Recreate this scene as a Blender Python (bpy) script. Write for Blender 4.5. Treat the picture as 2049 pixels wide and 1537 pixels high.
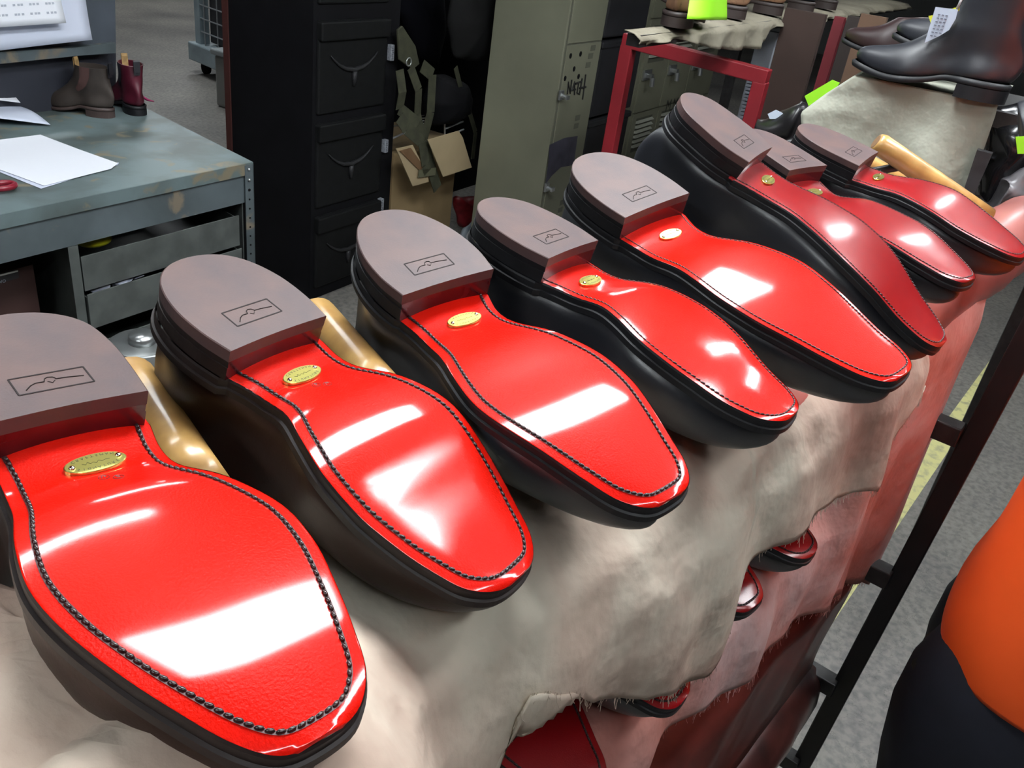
import bpy, bmesh, math, random
import numpy as np
from mathutils import Matrix, Vector, noise

for _o in list(bpy.data.objects): bpy.data.objects.remove(_o, do_unlink=True)
random.seed(7)
SC = bpy.context.scene
COL = SC.collection

# ------------------------------------------------------------------ camera
F, CX, CY, H = 1716.0, 1024.5, 768.5, 1.6
def _unit(v): return v / np.linalg.norm(v)
_down = _unit(np.array([580 - CX, 3780 - CY, F]))
_z = -_down
_x = np.array([2500 - CX, 8 - CY, F]); _x = _unit(_x - _z * (_x @ _z))
_y = np.cross(_z, _x)
RW = np.array([_x, _y, _z])          # world = RW @ camera ray (x right, y down, z forward)
CAMPOS = np.array([0.0, 0.0, H])
cam = bpy.data.cameras.new('camera'); camo = bpy.data.objects.new('camera', cam); COL.objects.link(camo)
cam.sensor_width = 36.0; cam.lens = 36.0 * F / 2049.0; cam.clip_start = 0.02; cam.clip_end = 100
M4 = Matrix.Identity(4)
for i in range(3):
    M4[i][0] = RW[i][0]; M4[i][1] = -RW[i][1]; M4[i][2] = -RW[i][2]; M4[i][3] = CAMPOS[i]
camo.matrix_world = M4
SC.camera = camo
SC.view_settings.view_transform = 'Standard'; SC.view_settings.look = 'None'
SC.view_settings.exposure = -0.32; SC.view_settings.gamma = 1.0; SC.view_settings.use_curve_mapping = False

# ------------------------------------------------------------------ world and lights
w = bpy.data.worlds.new('world'); SC.world = w; w.use_nodes = True
w.node_tree.nodes['Background'].inputs[0].default_value = (0.75, 0.85, 1.0, 1)
w.node_tree.nodes['Background'].inputs[1].default_value = 0.10

# room frame (benches, cabinets and lockers are square to each other, a few degrees off the rack)
YAW = math.radians(6.29)
EX = np.array([math.cos(YAW), math.sin(YAW), 0]); EY = np.array([-math.sin(YAW), math.cos(YAW), 0])
MR = np.array([EX, EY, [0, 0, 1.0]])
def RF(x, y, z): return tuple(EX * x + EY * y + np.array([0, 0, z]))
def ray(px, py): return RW @ np.array([px - CX, py - CY, F])
def at_h(px, py, h):
    v = ray(px, py); return CAMPOS + v * ((h - H) / v[2])
def at_y(px, py, Y):
    v = ray(px, py); return CAMPOS + v * (Y / v[1])
def at_x(px, py, X):
    v = ray(px, py); return CAMPOS + v * (X / v[0])
def at_ry(px, py, Y):                # on the room plane y = Y
    v = ray(px, py); return CAMPOS + v * (Y / (EY @ v))
def at_rx(px, py, X):
    v = ray(px, py); return CAMPOS + v * (X / (EX @ v))

# ------------------------------------------------------------------ materials
MATS = {}
def mat(name, col, rough=0.5, metal=0.0, spec=0.5, noise_amt=0.0, noise_scale=20.0, col2=None, bump=0.0,
        bump_scale=200.0, coat=0.0, emit=None, estr=0.0, alpha=None, coat_rough=0.05, detail=4.0, thr=None):
    if name in MATS: return MATS[name]
    m = bpy.data.materials.new(name); m.use_nodes = True
    nt = m.node_tree; b = nt.nodes['Principled BSDF']
    b.inputs['Base Color'].default_value = (*col, 1); b.inputs['Roughness'].default_value = rough
    b.inputs['Metallic'].default_value = metal; b.inputs['Specular IOR Level'].default_value = spec
    b.inputs['Coat Weight'].default_value = coat; b.inputs['Coat Roughness'].default_value = coat_rough
    if emit: b.inputs['Emission Color'].default_value = (*emit, 1); b.inputs['Emission Strength'].default_value = estr
    tc = nt.nodes.new('ShaderNodeTexCoord')
    if noise_amt > 0:
        n = nt.nodes.new('ShaderNodeTexNoise'); n.inputs['Scale'].default_value = noise_scale; n.inputs['Detail'].default_value = detail
        nt.links.new(tc.outputs['Object'], n.inputs['Vector'])
        r = nt.nodes.new('ShaderNodeValToRGB')
        lo, hi = thr or (0.35, 0.65)
        r.color_ramp.elements[0].position = lo; r.color_ramp.elements[1].position = hi
        c2 = col2 or tuple(c * (1 - noise_amt) for c in col)
        r.color_ramp.elements[0].color = (*c2, 1); r.color_ramp.elements[1].color = (*col, 1)
        nt.links.new(n.outputs['Fac'], r.inputs['Fac']); nt.links.new(r.outputs['Color'], b.inputs['Base Color'])
    if bump > 0:
        n2 = nt.nodes.new('ShaderNodeTexNoise'); n2.inputs['Scale'].default_value = bump_scale; n2.inputs['Detail'].default_value = 3
        nt.links.new(tc.outputs['Object'], n2.inputs['Vector'])
        bp = nt.nodes.new('ShaderNodeBump'); bp.inputs['Strength'].default_value = bump; bp.inputs['Distance'].default_value = 0.002
        nt.links.new(n2.outputs['Fac'], bp.inputs['Height']); nt.links.new(bp.outputs['Normal'], b.inputs['Normal'])
    MATS[name] = m
    return m

# ------------------------------------------------------------------ mesh helpers
def tag(o, label=None, cat=None, group=None, kind=None):
    if label: o['label'] = label
    if cat: o['category'] = cat
    if group: o['group'] = group
    if kind: o['kind'] = kind
    return o
def empty(name, loc=(0, 0, 0), label=None, cat=None, group=None):
    o = bpy.data.objects.new(name, None); COL.objects.link(o); o.location = loc; o.empty_display_size = 0.05
    return tag(o, label, cat, group)
def link(name, me, m, parent=None, smooth=False, M=None):
    o = bpy.data.objects.new(name, me); COL.objects.link(o)
    if m is not None and not me.materials: me.materials.append(m)
    if smooth: me.polygons.foreach_set('use_smooth', [True] * len(me.polygons))
    if M is not None: o.matrix_world = M
    if parent is not None:
        o.parent = parent; o.matrix_parent_inverse = MB_world(parent).inverted()
    return o
def MB_world(o):
    m = o.matrix_basis.copy()
    if o.parent: m = MB_world(o.parent) @ o.matrix_parent_inverse @ m
    return m
def mk(name, V, Fc, m, parent=None, smooth=False, M=None):
    me = bpy.data.meshes.new(name); me.from_pydata([tuple(map(float, v)) for v in V], [], Fc); me.update()
    return link(name, me, m, parent, smooth, M)
class MB:
    """collects shapes for one mesh"""
    def __init__(s): s.v = []; s.f = []
    def add(s, V, Fc):
        k = len(s.v); s.v += [tuple(map(float, v)) for v in V]; s.f += [tuple(i + k for i in f) for f in Fc]; return s
    def hexa(s, P):          # 8 points: bottom 4, top 4
        return s.add(P, [(3, 2, 1, 0), (4, 5, 6, 7), (0, 1, 5, 4), (1, 2, 6, 5), (2, 3, 7, 6), (3, 0, 4, 7)])
    def box(s, x0, x1, y0, y1, z0, z1, fr=None):
        P = [(x0, y0, z0), (x1, y0, z0), (x1, y1, z0), (x0, y1, z0), (x0, y0, z1), (x1, y0, z1), (x1, y1, z1), (x0, y1, z1)]
        if fr: P = [fr(*p) for p in P]
        return s.hexa(P)
    def tube(s, pts, r, n=10, caps=True):
        pts = [np.array(p, float) for p in pts]; rs = r if isinstance(r, (list, tuple)) else [r] * len(pts)
        V = []; Fc = []; up = None
        for i, p in enumerate(pts):
            d = _unit((pts[min(i + 1, len(pts) - 1)] - pts[max(i - 1, 0)]) + 1e-12)
            if up is None: up = np.array([0, 0, 1.0]) if abs(d[2]) < .9 else np.array([1.0, 0, 0])
            a = _unit(np.cross(d, up)); b = np.cross(a, d); up = b
            for k in range(n):
                t = 2 * math.pi * k / n; V.append(p + rs[i] * (a * math.cos(t) + b * math.sin(t)))
        for i in range(len(pts) - 1):
            for k in range(n):
                Fc.append((i * n + k, i * n + (k + 1) % n, (i + 1) * n + (k + 1) % n, (i + 1) * n + k))
        if caps: Fc.append(tuple(range(n - 1, -1, -1))); Fc.append(tuple((len(pts) - 1) * n + k for k in range(n)))
        return s.add(V, Fc)
    def bar(s, a, b, w, h=None, up=(0, 0, 1)):
        a = np.array(a, float); b = np.array(b, float); h = h or w; d = _unit(b - a); up = np.array(up, float)
        if abs(d @ up) > .95: up = EX
        u = _unit(np.cross(d, up)); v = np.cross(u, d)
        P = [p + u * sx * w / 2 + v * sy * h / 2 for p in (a, b) for sx, sy in ((-1, -1), (1, -1), (1, 1), (-1, 1))]
        return s.hexa(P)
    def slab(s, P, off):     # polygon P extruded by vector off
        P = [np.array(p, float) for p in P]; n = len(P); off = np.array(off, float)
        return s.add(P + [p + off for p in P], [tuple(range(n)), tuple(range(2 * n - 1, n - 1, -1))] + [(i, i + n, (i + 1) % n + n, (i + 1) % n) for i in range(n)])
    def ball(s, c, r, seg=8, rings=6, sc=(1, 1, 1)):
        V = [(c[0], c[1], c[2] + r * sc[2])]; Fc = []
        for i in range(1, rings):
            t = math.pi * i / rings
            for k in range(seg):
                a = 2 * math.pi * k / seg; V.append((c[0] + r * sc[0] * math.sin(t) * math.cos(a), c[1] + r * sc[1] * math.sin(t) * math.sin(a), c[2] + r * sc[2] * math.cos(t)))
        V.append((c[0], c[1], c[2] - r * sc[2]))
        for k in range(seg): Fc.append((0, 1 + k, 1 + (k + 1) % seg))
        for i in range(rings - 2):
            for k in range(seg): a = 1 + i * seg; Fc.append((a + k, a + seg + k, a + seg + (k + 1) % seg, a + (k + 1) % seg))
        a = 1 + (rings - 2) * seg
        for k in range(seg): Fc.append((a + k, len(V) - 1, a + (k + 1) % seg))
        return s.add(V, Fc)
    def build(s, name, m, parent=None, smooth=False, bevel=0, M=None, fix=True):
        me = bpy.data.meshes.new(name); me.from_pydata(s.v, [], s.f)
        if fix:
            b = bmesh.new(); b.from_mesh(me); bmesh.ops.recalc_face_normals(b, faces=b.faces); b.to_mesh(me); b.free()
        me.update(); o = link(name, me, m, parent, smooth, M)
        if bevel:
            bv = o.modifiers.new('bevel', 'BEVEL'); bv.width = bevel; bv.segments = 2; bv.limit_method = 'ANGLE'
        return o
def grid_faces(n, m, wrap=False, k0=0):
    return [(k0 + i * m + j, k0 + i * m + (j + 1) % m, k0 + (i + 1) * m + (j + 1) % m, k0 + (i + 1) * m + j) for i in range(n - 1) for j in range(m if wrap else m - 1)]
def frame_on(origin, xdir, ydir):
    x = _unit(np.array(xdir, float)); z = _unit(np.cross(x, np.array(ydir, float))); y = np.cross(z, x)
    M = Matrix.Identity(4)
    for i in range(3): M[i][0] = x[i]; M[i][1] = y[i]; M[i][2] = z[i]; M[i][3] = origin[i]
    return M
def text_data(s, size, extrude=0.0):
    """letters as mesh data (V, F) lying in xy, baseline at y=0, centred on x"""
    c = bpy.data.curves.new('t', 'FONT'); c.body = s; c.size = size; c.extrude = extrude; c.align_x = 'CENTER'; c.resolution_u = 3
    o = bpy.data.objects.new('t', c); COL.objects.link(o)
    dg = bpy.context.evaluated_depsgraph_get(); ev = o.evaluated_get(dg); me = ev.to_mesh()
    V = [tuple(v.co) for v in me.vertices]; Fc = [tuple(p.vertices) for p in me.polygons]
    ev.to_mesh_clear(); bpy.data.objects.remove(o, do_unlink=True); bpy.data.curves.remove(c)
    return V, Fc
def smoothstep(a, b, x): t = min(1, max(0, (x - a) / (b - a))); return t * t * (3 - 2 * t)

# ------------------------------------------------------------------ lights the room has: fluorescent battens on chains
m_tube = mat('fluorescent_tube', (1, 1, 1), emit=(0.92, 0.97, 1.0), estr=60.0)
m_batten = mat('white_batten', (0.75, 0.76, 0.76), 0.4)
def batten(cx, cy, cz, L, label, ang=0.0, n=2, sp=.075):
    t = empty('fluorescent_light', (cx, cy, cz), label, 'ceiling light')
    ux, uy = math.cos(ang), math.sin(ang)
    fr = lambda x, y, z: (cx + x * ux - y * uy, cy + x * uy + y * ux, cz + z)
    MB().box(-L / 2, L / 2, -.05 - n * sp / 2, .05 + n * sp / 2, 0.03, .09, fr).build('housing', m_batten, t, bevel=.004)
    if n >= 4:
        MB().box(-L / 2 + .02, L / 2 - .02, -.19, .19, .0, .03, fr).build('diffuser', mat('lit_diffuser', (1, 1, 1), emit=(0.92, 0.97, 1.0), estr=38.0), t)
    for k in range(n if n < 4 else 0):
        yy = (k - (n - 1) / 2) * sp
        MB().tube([fr(-L / 2 + .03, yy, 0), fr(L / 2 - .03, yy, 0)], .015, 12).build('tube', m_tube, t, smooth=True)
    for sx in (-1, 1):
        MB().tube([fr(sx * L * .35, 0, .09), fr(sx * L * .35, 0, CEIL - cz)], .003, 6).build('hanger', m_batten, t)
    return t
CEIL = 4.6
LIGHTS = [(1.15, .62, 2.6, 1.5, 'four tube fluorescent light directly over the near end of the boot rack', 0, 4),
          (.15, -.75, 2.5, 1.5, 'single tube fluorescent light above and behind the camera side of the rack', 0, 1),
          (1.9, -.35, 2.6, 1.5, 'three tube fluorescent light over the aisle beside the rack', 0, 3),
          (3.8, .15, 2.6, 1.5, 'twin tube fluorescent light beyond the far end of the rack', 0, 2),
          (6, 3.5, 3.0, 1.5, 'twin tube fluorescent light beyond the lockers', 0, 2),
          (3.6, 6.2, 3.2, 1.5, 'four tube fluorescent light over the open floor beyond the workbench', 0, 4),
          (6.5, 9.5, 3.2, 1.5, 'four tube fluorescent light at the far back of the open floor', 0, 4),
          (.8, 2.3, 2.9, 1.5, 'twin tube fluorescent light over the steel workbench', 0, 2),
          (-1.35, .35, 2.5, 1.4, 'twin tube fluorescent light beyond the near end of the rack', 1.2, 2)]
for (bx, by, bz, bl, lb, ba, nt_) in LIGHTS: batten(bx, by, bz, bl, lb, ba, nt_)

# ------------------------------------------------------------------ structure
def floor_mat():
    m = bpy.data.materials.new('worn_concrete'); m.use_nodes = True; nt = m.node_tree; b = nt.nodes['Principled BSDF']
    tc = nt.nodes.new('ShaderNodeTexCoord'); L = nt.links.new
    n1 = nt.nodes.new('ShaderNodeTexNoise'); n1.inputs['Scale'].default_value = 1.3; n1.inputs['Detail'].default_value = 8
    n2 = nt.nodes.new('ShaderNodeTexNoise'); n2.inputs['Scale'].default_value = 45; n2.inputs['Detail'].default_value = 6
    for n in (n1, n2): L(tc.outputs['Object'], n.inputs['Vector'])
    r1 = nt.nodes.new('ShaderNodeValToRGB'); r1.color_ramp.elements[0].position = .3; r1.color_ramp.elements[1].position = .7
    r1.color_ramp.elements[0].color = (.17, .16, .15, 1); r1.color_ramp.elements[1].color = (.33, .31, .27, 1); L(n1.outputs['Fac'], r1.inputs['Fac'])
    r2 = nt.nodes.new('ShaderNodeValToRGB'); r2.color_ramp.elements[0].position = .35; r2.color_ramp.elements[1].position = .6
    r2.color_ramp.elements[0].color = (.62, .62, .66, 1); r2.color_ramp.elements[1].color = (1, 1, 1, 1); L(n2.outputs['Fac'], r2.inputs['Fac'])
    mx = nt.nodes.new('ShaderNodeMix'); mx.data_type = 'RGBA'; mx.blend_type = 'MULTIPLY'; mx.inputs[0].default_value = 1
    L(r1.outputs['Color'], mx.inputs[6]); L(r2.outputs['Color'], mx.inputs[7])
    v = nt.nodes.new('ShaderNodeTexVoronoi'); v.feature = 'DISTANCE_TO_EDGE'; v.inputs['Scale'].default_value = 9
    nd = nt.nodes.new('ShaderNodeTexNoise'); nd.inputs['Scale'].default_value = 14; nd.inputs['Detail'].default_value = 5; L(tc.outputs['Object'], nd.inputs['Vector'])
    mv = nt.nodes.new('ShaderNodeMix'); mv.data_type = 'RGBA'; mv.inputs[0].default_value = .25; L(tc.outputs['Object'], mv.inputs[6]); L(nd.outputs['Color'], mv.inputs[7]); L(mv.outputs[2], v.inputs['Vector'])
    rc = nt.nodes.new('ShaderNodeValToRGB'); rc.color_ramp.elements[0].position = 0; rc.color_ramp.elements[1].position = .012
    rc.color_ramp.elements[0].color = (.45, .45, .45, 1); rc.color_ramp.elements[1].color = (1, 1, 1, 1); L(v.outputs['Distance'], rc.inputs['Fac'])
    m2 = nt.nodes.new('ShaderNodeMix'); m2.data_type = 'RGBA'; m2.blend_type = 'MULTIPLY'; m2.inputs[0].default_value = .7
    L(mx.outputs[2], m2.inputs[6]); L(rc.outputs['Color'], m2.inputs[7]); L(m2.outputs[2], b.inputs['Base Color'])
    b.inputs['Roughness'].default_value = .55
    bp = nt.nodes.new('ShaderNodeBump'); bp.inputs['Strength'].default_value = .15; bp.inputs['Distance'].default_value = .003; L(n2.outputs['Fac'], bp.inputs['Height']); L(bp.outputs['Normal'], b.inputs['Normal'])
    return m
X0, X1, Y0, Y1 = -6, 15, -7, 16
tag(MB().box(X0, X1, Y0, Y1, -.1, 0).build('floor', floor_mat()), kind='structure')
m_wall = mat('grey_wall', (.16, .165, .16), .8, noise_amt=.2, noise_scale=2)
m_ceil = mat('dark_ceiling', (.035, .035, .04), .9, noise_amt=.3, noise_scale=1.5)
tag(MB().box(X0, X1, Y0, Y1, CEIL, CEIL + .1).build('ceiling', m_ceil), kind='structure')
tag(MB().box(X0 - .2, X0, Y0, Y1, 0, CEIL).build('wall_left', m_wall), kind='structure')
tag(MB().box(X1, X1 + .2, Y0, Y1, 0, CEIL).build('wall_right', m_wall), kind='structure')
tag(MB().box(X0, X1, Y0 - .2, Y0, 0, CEIL).build('wall_front', m_wall), kind='structure')
tag(MB().box(X0, X1, Y1, Y1 + .2, 0, CEIL).build('wall_back', m_wall), kind='structure')
m_yel = mat('yellow_line_paint', (.84, .80, .36), .6, noise_amt=.5, noise_scale=22, col2=(.50, .48, .26), thr=(.32, .50), detail=8)
lm = MB(); lm.box(-3, 9, .215, .285, 0, .0015)
tag(lm.build('trim_1', m_yel), kind='structure')

# ------------------------------------------------------------------ boots lying sole up on the rack
def cr(P, n=6):
    P = np.asarray(P, float); Q = np.vstack([2 * P[0] - P[1], P, 2 * P[-1] - P[-2]]); out = []
    for i in range(1, len(Q) - 2):
        p0, p1, p2, p3 = Q[i - 1:i + 3]
        for k in range(n):
            t = k / n; out.append(.5 * ((2 * p1) + (-p0 + p2) * t + (2 * p0 - 5 * p1 + 4 * p2 - p3) * t * t + (-p0 + 3 * p1 - 3 * p2 + p3) * t ** 3))
    out.append(P[-1]); return np.array(out)
class Sole:
    """outline, profile and heel of one boot in its own frame: x heel to toe, z out of the sole"""
    def __init__(s, d):
        s.hb = d['hx'][-1]; s.L = d['sx'][-1]
        h = cr(np.vstack([[(x, -w) for x, w in zip(d['hx'][::-1], d['hw'][::-1])], [(x, w) for x, w in zip(d['hx'][1:], d['hw'][1:])]]), 6)
        s.heel = h                                           # open contour, -y side breast corner -> back -> +y breast corner
        xs = d['sx']
        pts = [(s.hb, d['l'][0])] + [(x, y) for x, y in zip(xs[1:10], d['l'][1:])] + [(s.L, 0.0)] + [(x, -y) for x, y in zip(xs[9:0:-1], d['r'][:0:-1])] + [(s.hb, -d['r'][0])]
        s.front = cr(pts, 6)                                 # +y breast corner -> toe -> -y breast corner
        z = cr(np.c_[d['zx'], d['zz']], 8); s.zx = z[:, 0]; s.zz = z[:, 1]
        hh = -d['zz'][0]; s.hh = hh
    def z(s, x): return float(np.interp(x, s.zx, s.zz))
    def half(s, x, side):
        C = s.front if x >= s.hb else s.heel
        S = C[C[:, 1] * side > -1e-9]; o = np.argsort(S[:, 0])
        return float(np.interp(x, S[o, 0], np.abs(S[o, 1])))
def inset(C, d):
    T = np.gradient(C, axis=0); T /= np.linalg.norm(T, axis=1)[:, None] + 1e-12
    Nn = np.c_[T[:, 1], -T[:, 0]]
    cen = C.mean(0)
    if ((cen - C) * Nn).sum() < 0: Nn = -Nn
    return C + Nn * d
m_red = mat('red_polished_sole', (.70, .009, .0025), .34, spec=.06, coat=1.0, coat_rough=.09, bump=.22, bump_scale=900, noise_amt=.12, noise_scale=9, col2=(.62, .006, .002))
m_redg = mat('red_satin_sole', (.25, .003, .005), .36, spec=.20, coat=.6, coat_rough=.16, bump=.10, bump_scale=900)
m_edge_k = mat('black_sole_edge', (.010, .010, .012), .5, spec=.35, noise_amt=.3, noise_scale=60)
m_edge_b = mat('brown_sole_edge', (.018, .011, .010), .5, spec=.35, noise_amt=.3, noise_scale=60)
m_lift = mat('brown_rubber_lift', (.102, .058, .052), .50, spec=.35, noise_amt=.30, noise_scale=28, col2=(.070, .046, .048), bump=.05, bump_scale=700)
m_stack_red = mat('dark_red_heel_breast', (.09, .006, .010), .25, noise_amt=.4, noise_scale=40, coat=.3)  # breast only: the red sole's reflection put into the colour
m_stitch = mat('dark_waxed_thread', (.022, .009, .009), .28, coat=.4)
m_groove = mat('dark_groove', (.05, .006, .006), .5)
m_brass = mat('polished_brass', (.74, .68, .20), .30, metal=1.0)
m_rivet = mat('bright_rivet', (.95, .92, .80), .08, metal=1.0)
m_ink = mat('engraved_ink', (.03, .03, .01), .5)
m_line = mat('moulded_line', (.012, .006, .006), .6, spec=.2)
m_black = mat('black_leather', (.010, .011, .016), .42, spec=.9, coat=.15, coat_rough=.25, bump=.04, bump_scale=600)
m_brown = mat('brown_leather', (.034, .015, .010), .42, spec=.3, coat=.06, coat_rough=.25, noise_amt=.4, noise_scale=14, bump=.05, bump_scale=500)
m_hole = mat('boot_lining', (.20, .12, .06), .8)
LET_S = None
def upper_mesh(so, shaft=.20, nl=26, nc=56, tuck=.006):
    L = so.L; hb = so.hb; th = .0125
    ds = [0, .004, .010, .018, .026, .034, .042, .050, .058, .066, .074, .082, .090, .098, .108, .120, .135, .150, .170, shaft]
    ds = [d for d in ds if d <= shaft]
    A = [0, .004, .012, .022, .032, .040, .050, .060, .072, .086, .100, .115, .135, .21]
    Bx = [L - tuck, L - .0015, L - .001, L - .006, L - .020, L - .045, L * .72, L * .64, L * .57, L * .51, L * .475, L * .455, L * .44, L * .43]
    K = [.90, .97, .99, .96, .92, .88, .84, .82, .82, .84, .87, .90, .93, 1.0]
    Bk = [.005, .001, -.004, -.007, -.009, -.009, -.006, -.003, .001, .005, .007, .007, .005, -.004]
    V = []
    for d in ds:
        xf = np.interp(d, A, Bx); xb = np.interp(d, A, Bk); k = np.interp(d, A, K)
        fw = np.interp(d, [0, .03, .08], [1, 1, 0])
        for j in range(nc):
            t = 2 * math.pi * j / nc; c, sn = math.cos(t), math.sin(t)
            u = .5 * (1 - c); 
            # toe box keeps the chisel shape, shaft goes oval
            x = xb + (xf - xb) * u
            side = 1 if sn >= 0 else -1
            xs = min(max(x, .012), L - .004); wd = so.half(xs, side)
            end = min(1, (max(0, 1 - abs(c) ** (6 if c < 0 else (4 - 2 * smoothstep(0, .05, d))))) ** .5)
            oval = .036 * abs(sn) ** .9 * (1 + .25 * smoothstep(.08, .2, d))
            y = (wd * k * end) * fw + (oval if d > .03 else 0) * (1 - fw)
            zb = so.z(max(x, hb)) if x >= hb else -so.hh - .0 - (hb - x) * .02
            z = zb * (1 - smoothstep(.03, .12, d)) + (-so.hh) * smoothstep(.03, .12, d) - th - d
            V.append((x, side * y, z))
    Fc = grid_faces(len(ds), nc, True)
    return V, Fc, ds
def longhorn(sx=1.0, w=.0006):
    pts = [(-1, .10), (-.88, .30), (-.62, .16), (-.36, .22), (-.20, .34), (-.12, .10), (0, -.45), (.12, .10), (.20, .34), (.36, .22), (.62, .16), (.88, .30), (1, .10)]
    return pts
def make_boot(d, root, kind='black', red=None, stitch='thick', plate=True, shaft=.20, stamp=True, number=None, detail=True):
    so = Sole(d); M = Matrix([[*d['R'][0], d['t'][0]], [*d['R'][1], d['t'][1]], [*d['R'][2], d['t'][2]], [0, 0, 0, 1]])
    red = red or m_red; edge = m_edge_b if kind == 'brown' else m_edge_k; up = m_brown if kind == 'brown' else m_black
    # outsole: red face, slightly domed, from under the heel to the toe
    C = so.front; n = len(C); K = 9; xs_c = np.interp(np.linspace(0, 1, n), [0, 1], [0, 1])
    V = []; Fc = []
    def zsurf(x, y):
        wl = max(so.half(min(x, so.L - .001), 1 if y > 0 else -1), .008)
        return so.z(x) + .0016 - .0030 * min(1, abs(y) / wl) ** 2.5 - (.0016 if x > so.L - .002 else 0) * 0
    # pair up left and right sides by station
    ST = so.hb - .006 + (so.L - so.hb + .006) * (1 - (1 - np.linspace(0, 1, 46)) ** 1.6)
    M_ = 17; rows = []
    for x in ST:
        xx = min(x, so.L - .00002)
        l = so.half(max(xx, so.hb), 1); r = so.half(max(xx, so.hb), -1)
        rows.append([(xx, -r + (l + r) * (.5 - .5 * math.cos(math.pi * j / (M_ - 1)))) for j in range(M_)])
    for row in rows:
        for (x, y) in row: V.append((x, y, zsurf(x, y)))
    Fc += grid_faces(len(rows), M_)
    # rim drops 1.2 mm
    nb = len(V); rim = [i * M_ for i in range(len(rows))] + [(len(rows) - 1) * M_ + j for j in range(1, M_)] + [i * M_ + M_ - 1 for i in range(len(rows) - 2, -1, -1)]
    for i in rim: V.append((V[i][0] + .0002, V[i][1] * 1.004, V[i][2] - .0016))
    for k in range(len(rim) - 1): Fc.append((rim[k], rim[k + 1], nb + k + 1, nb + k))
    o = mk('outsole', V, Fc, red, root, True, M)
    # edge of sole and welt all the way round
    ring = np.vstack([so.front, np.c_[so.heel[1:-1, 0], so.heel[1:-1, 1]]])
    lay = [(0.0, -.0012), (.0005, -.0026), (.0003, -.0066), (.0016, -.0072), (.0016, -.0112), (-.004, -.0125)]
    V = []; nr = len(ring)
    for off, dz in lay:
        R2 = inset(np.vstack([ring, ring[:1]]), -off)[:-1]
        for (x, y) in R2: V.append((x, y, (so.z(x) if x > so.hb else -so.hh) + dz))
    Fc = grid_faces(len(lay), nr, True)
    mk('sole_edge', V, Fc, edge, root, False, M)
    # heel: stacked leather and rubber top lift
    Hc = so.heel; nh = len(Hc)
    def heelring(off, zz, back=0.0):
        R2 = inset(Hc, off); R2[:, 0] = np.minimum(R2[:, 0], so.hb); R2[0, 0] = so.hb; R2[-1, 0] = so.hb
        # gently hollow breast
        br = [(so.hb - .0012 * math.sin(math.pi * q), R2[-1, 1] + (R2[0, 1] - R2[-1, 1]) * q) for q in (.17, .33, .5, .67, .83)]
        return [(x, y, zz) for x, y in list(map(tuple, R2)) + br]
    lt = .0075
    rings = [heelring(.0006, 0), heelring(0, -.0005), heelring(.0003, -lt)]
    V = sum(rings, []); m_ = len(rings[0]); Fc = grid_faces(3, m_, True); Fc.append(tuple(range(m_)))
    hl = mk('top_lift', V, Fc, m_lift, root, False, M); hl['label'] = 'brown rubber top lift'
    st = [heelring(.0005, -lt), heelring(.0009, -lt - .004), heelring(.0004, -lt - .0042), heelring(.0007, -so.hh - .001)]
    V = sum(st, []); Fc = grid_faces(4, m_, True)
    me = bpy.data.meshes.new('heel_stack'); me.from_pydata(V, [], Fc); me.materials.append(edge); me.materials.append(m_stack_red); me.update()
    for p in me.polygons:
        if all(me.vertices[i].co.x > so.hb - .0016 for i in p.vertices): p.material_index = 1
    link('heel_stack', me, None, root, False, M)
    # upper
    V, Fc, ds = upper_mesh(so, shaft)
    u = mk('leather_upper', V, Fc, up, root, True, M)
    sb = u.modifiers.new('sub', 'SUBSURF'); sb.levels = sb.render_levels = 1
    # stitching in its groove
    sd = .0062 if stitch == 'thick' else .0042
    In = inset(so.front, sd); seg = np.r_[0, np.cumsum(np.linalg.norm(np.diff(In, axis=0), axis=1))]; tot = seg[-1]
    step = .0034 if stitch == 'thick' else .0036; nn = int(tot / step); rr = .00085 if stitch == 'thick' else .00042
    g = MB(); P3 = []
    for k in range(nn * 2):
        q = tot * k / (nn * 2 - 1); x = np.interp(q, seg, In[:, 0]); y = np.interp(q, seg, In[:, 1]); P3.append(np.array((x, y, zsurf(x, y))))
    sq = 1.0
    gr = MB()
    for k in range(len(P3) - 1):
        a, b = P3[k], P3[k + 1]; t = _unit(b - a); s_ = np.array([-t[1], t[0], 0]) * (rr * 1.45); up_ = np.array([0, 0, .00012])
        gr.add([a - s_ + up_, a + s_ + up_, b + s_ + up_, b - s_ + up_], [(0, 1, 2, 3)])
    for k in range(nn):
        q = tot * (k + .5) / nn; x = np.interp(q, seg, In[:, 0]); y = np.interp(q, seg, In[:, 1])
        q2 = q + .001; x2 = np.interp(q2, seg, In[:, 0]); y2 = np.interp(q2, seg, In[:, 1]); t = _unit(np.array([x2 - x, y2 - y, 0]) + 1e-9)
        c = np.array((x, y, zsurf(x, y) + .0001)); h_ = step * .43; toe = abs(q / tot - .5) < .22
        r2 = rr if (stitch == 'thick' or not toe) else rr * 1.5
        side = np.array([-t[1], t[0], 0]) * r2 * .5
        g.tube([c - t * h_ - side, c - t * h_ * .5 - side * .3 + (0, 0, r2 * .35), c + t * h_ * .5 + side * .3 + (0, 0, r2 * .35), c + t * h_ + side], [r2 * .45, r2, r2, r2 * .45], 6)
    so_ = g.build('stitching', m_stitch, root, True, M=M, fix=False)
    gr.build('stitch_groove', m_groove, so_, M=M, fix=False)
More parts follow.
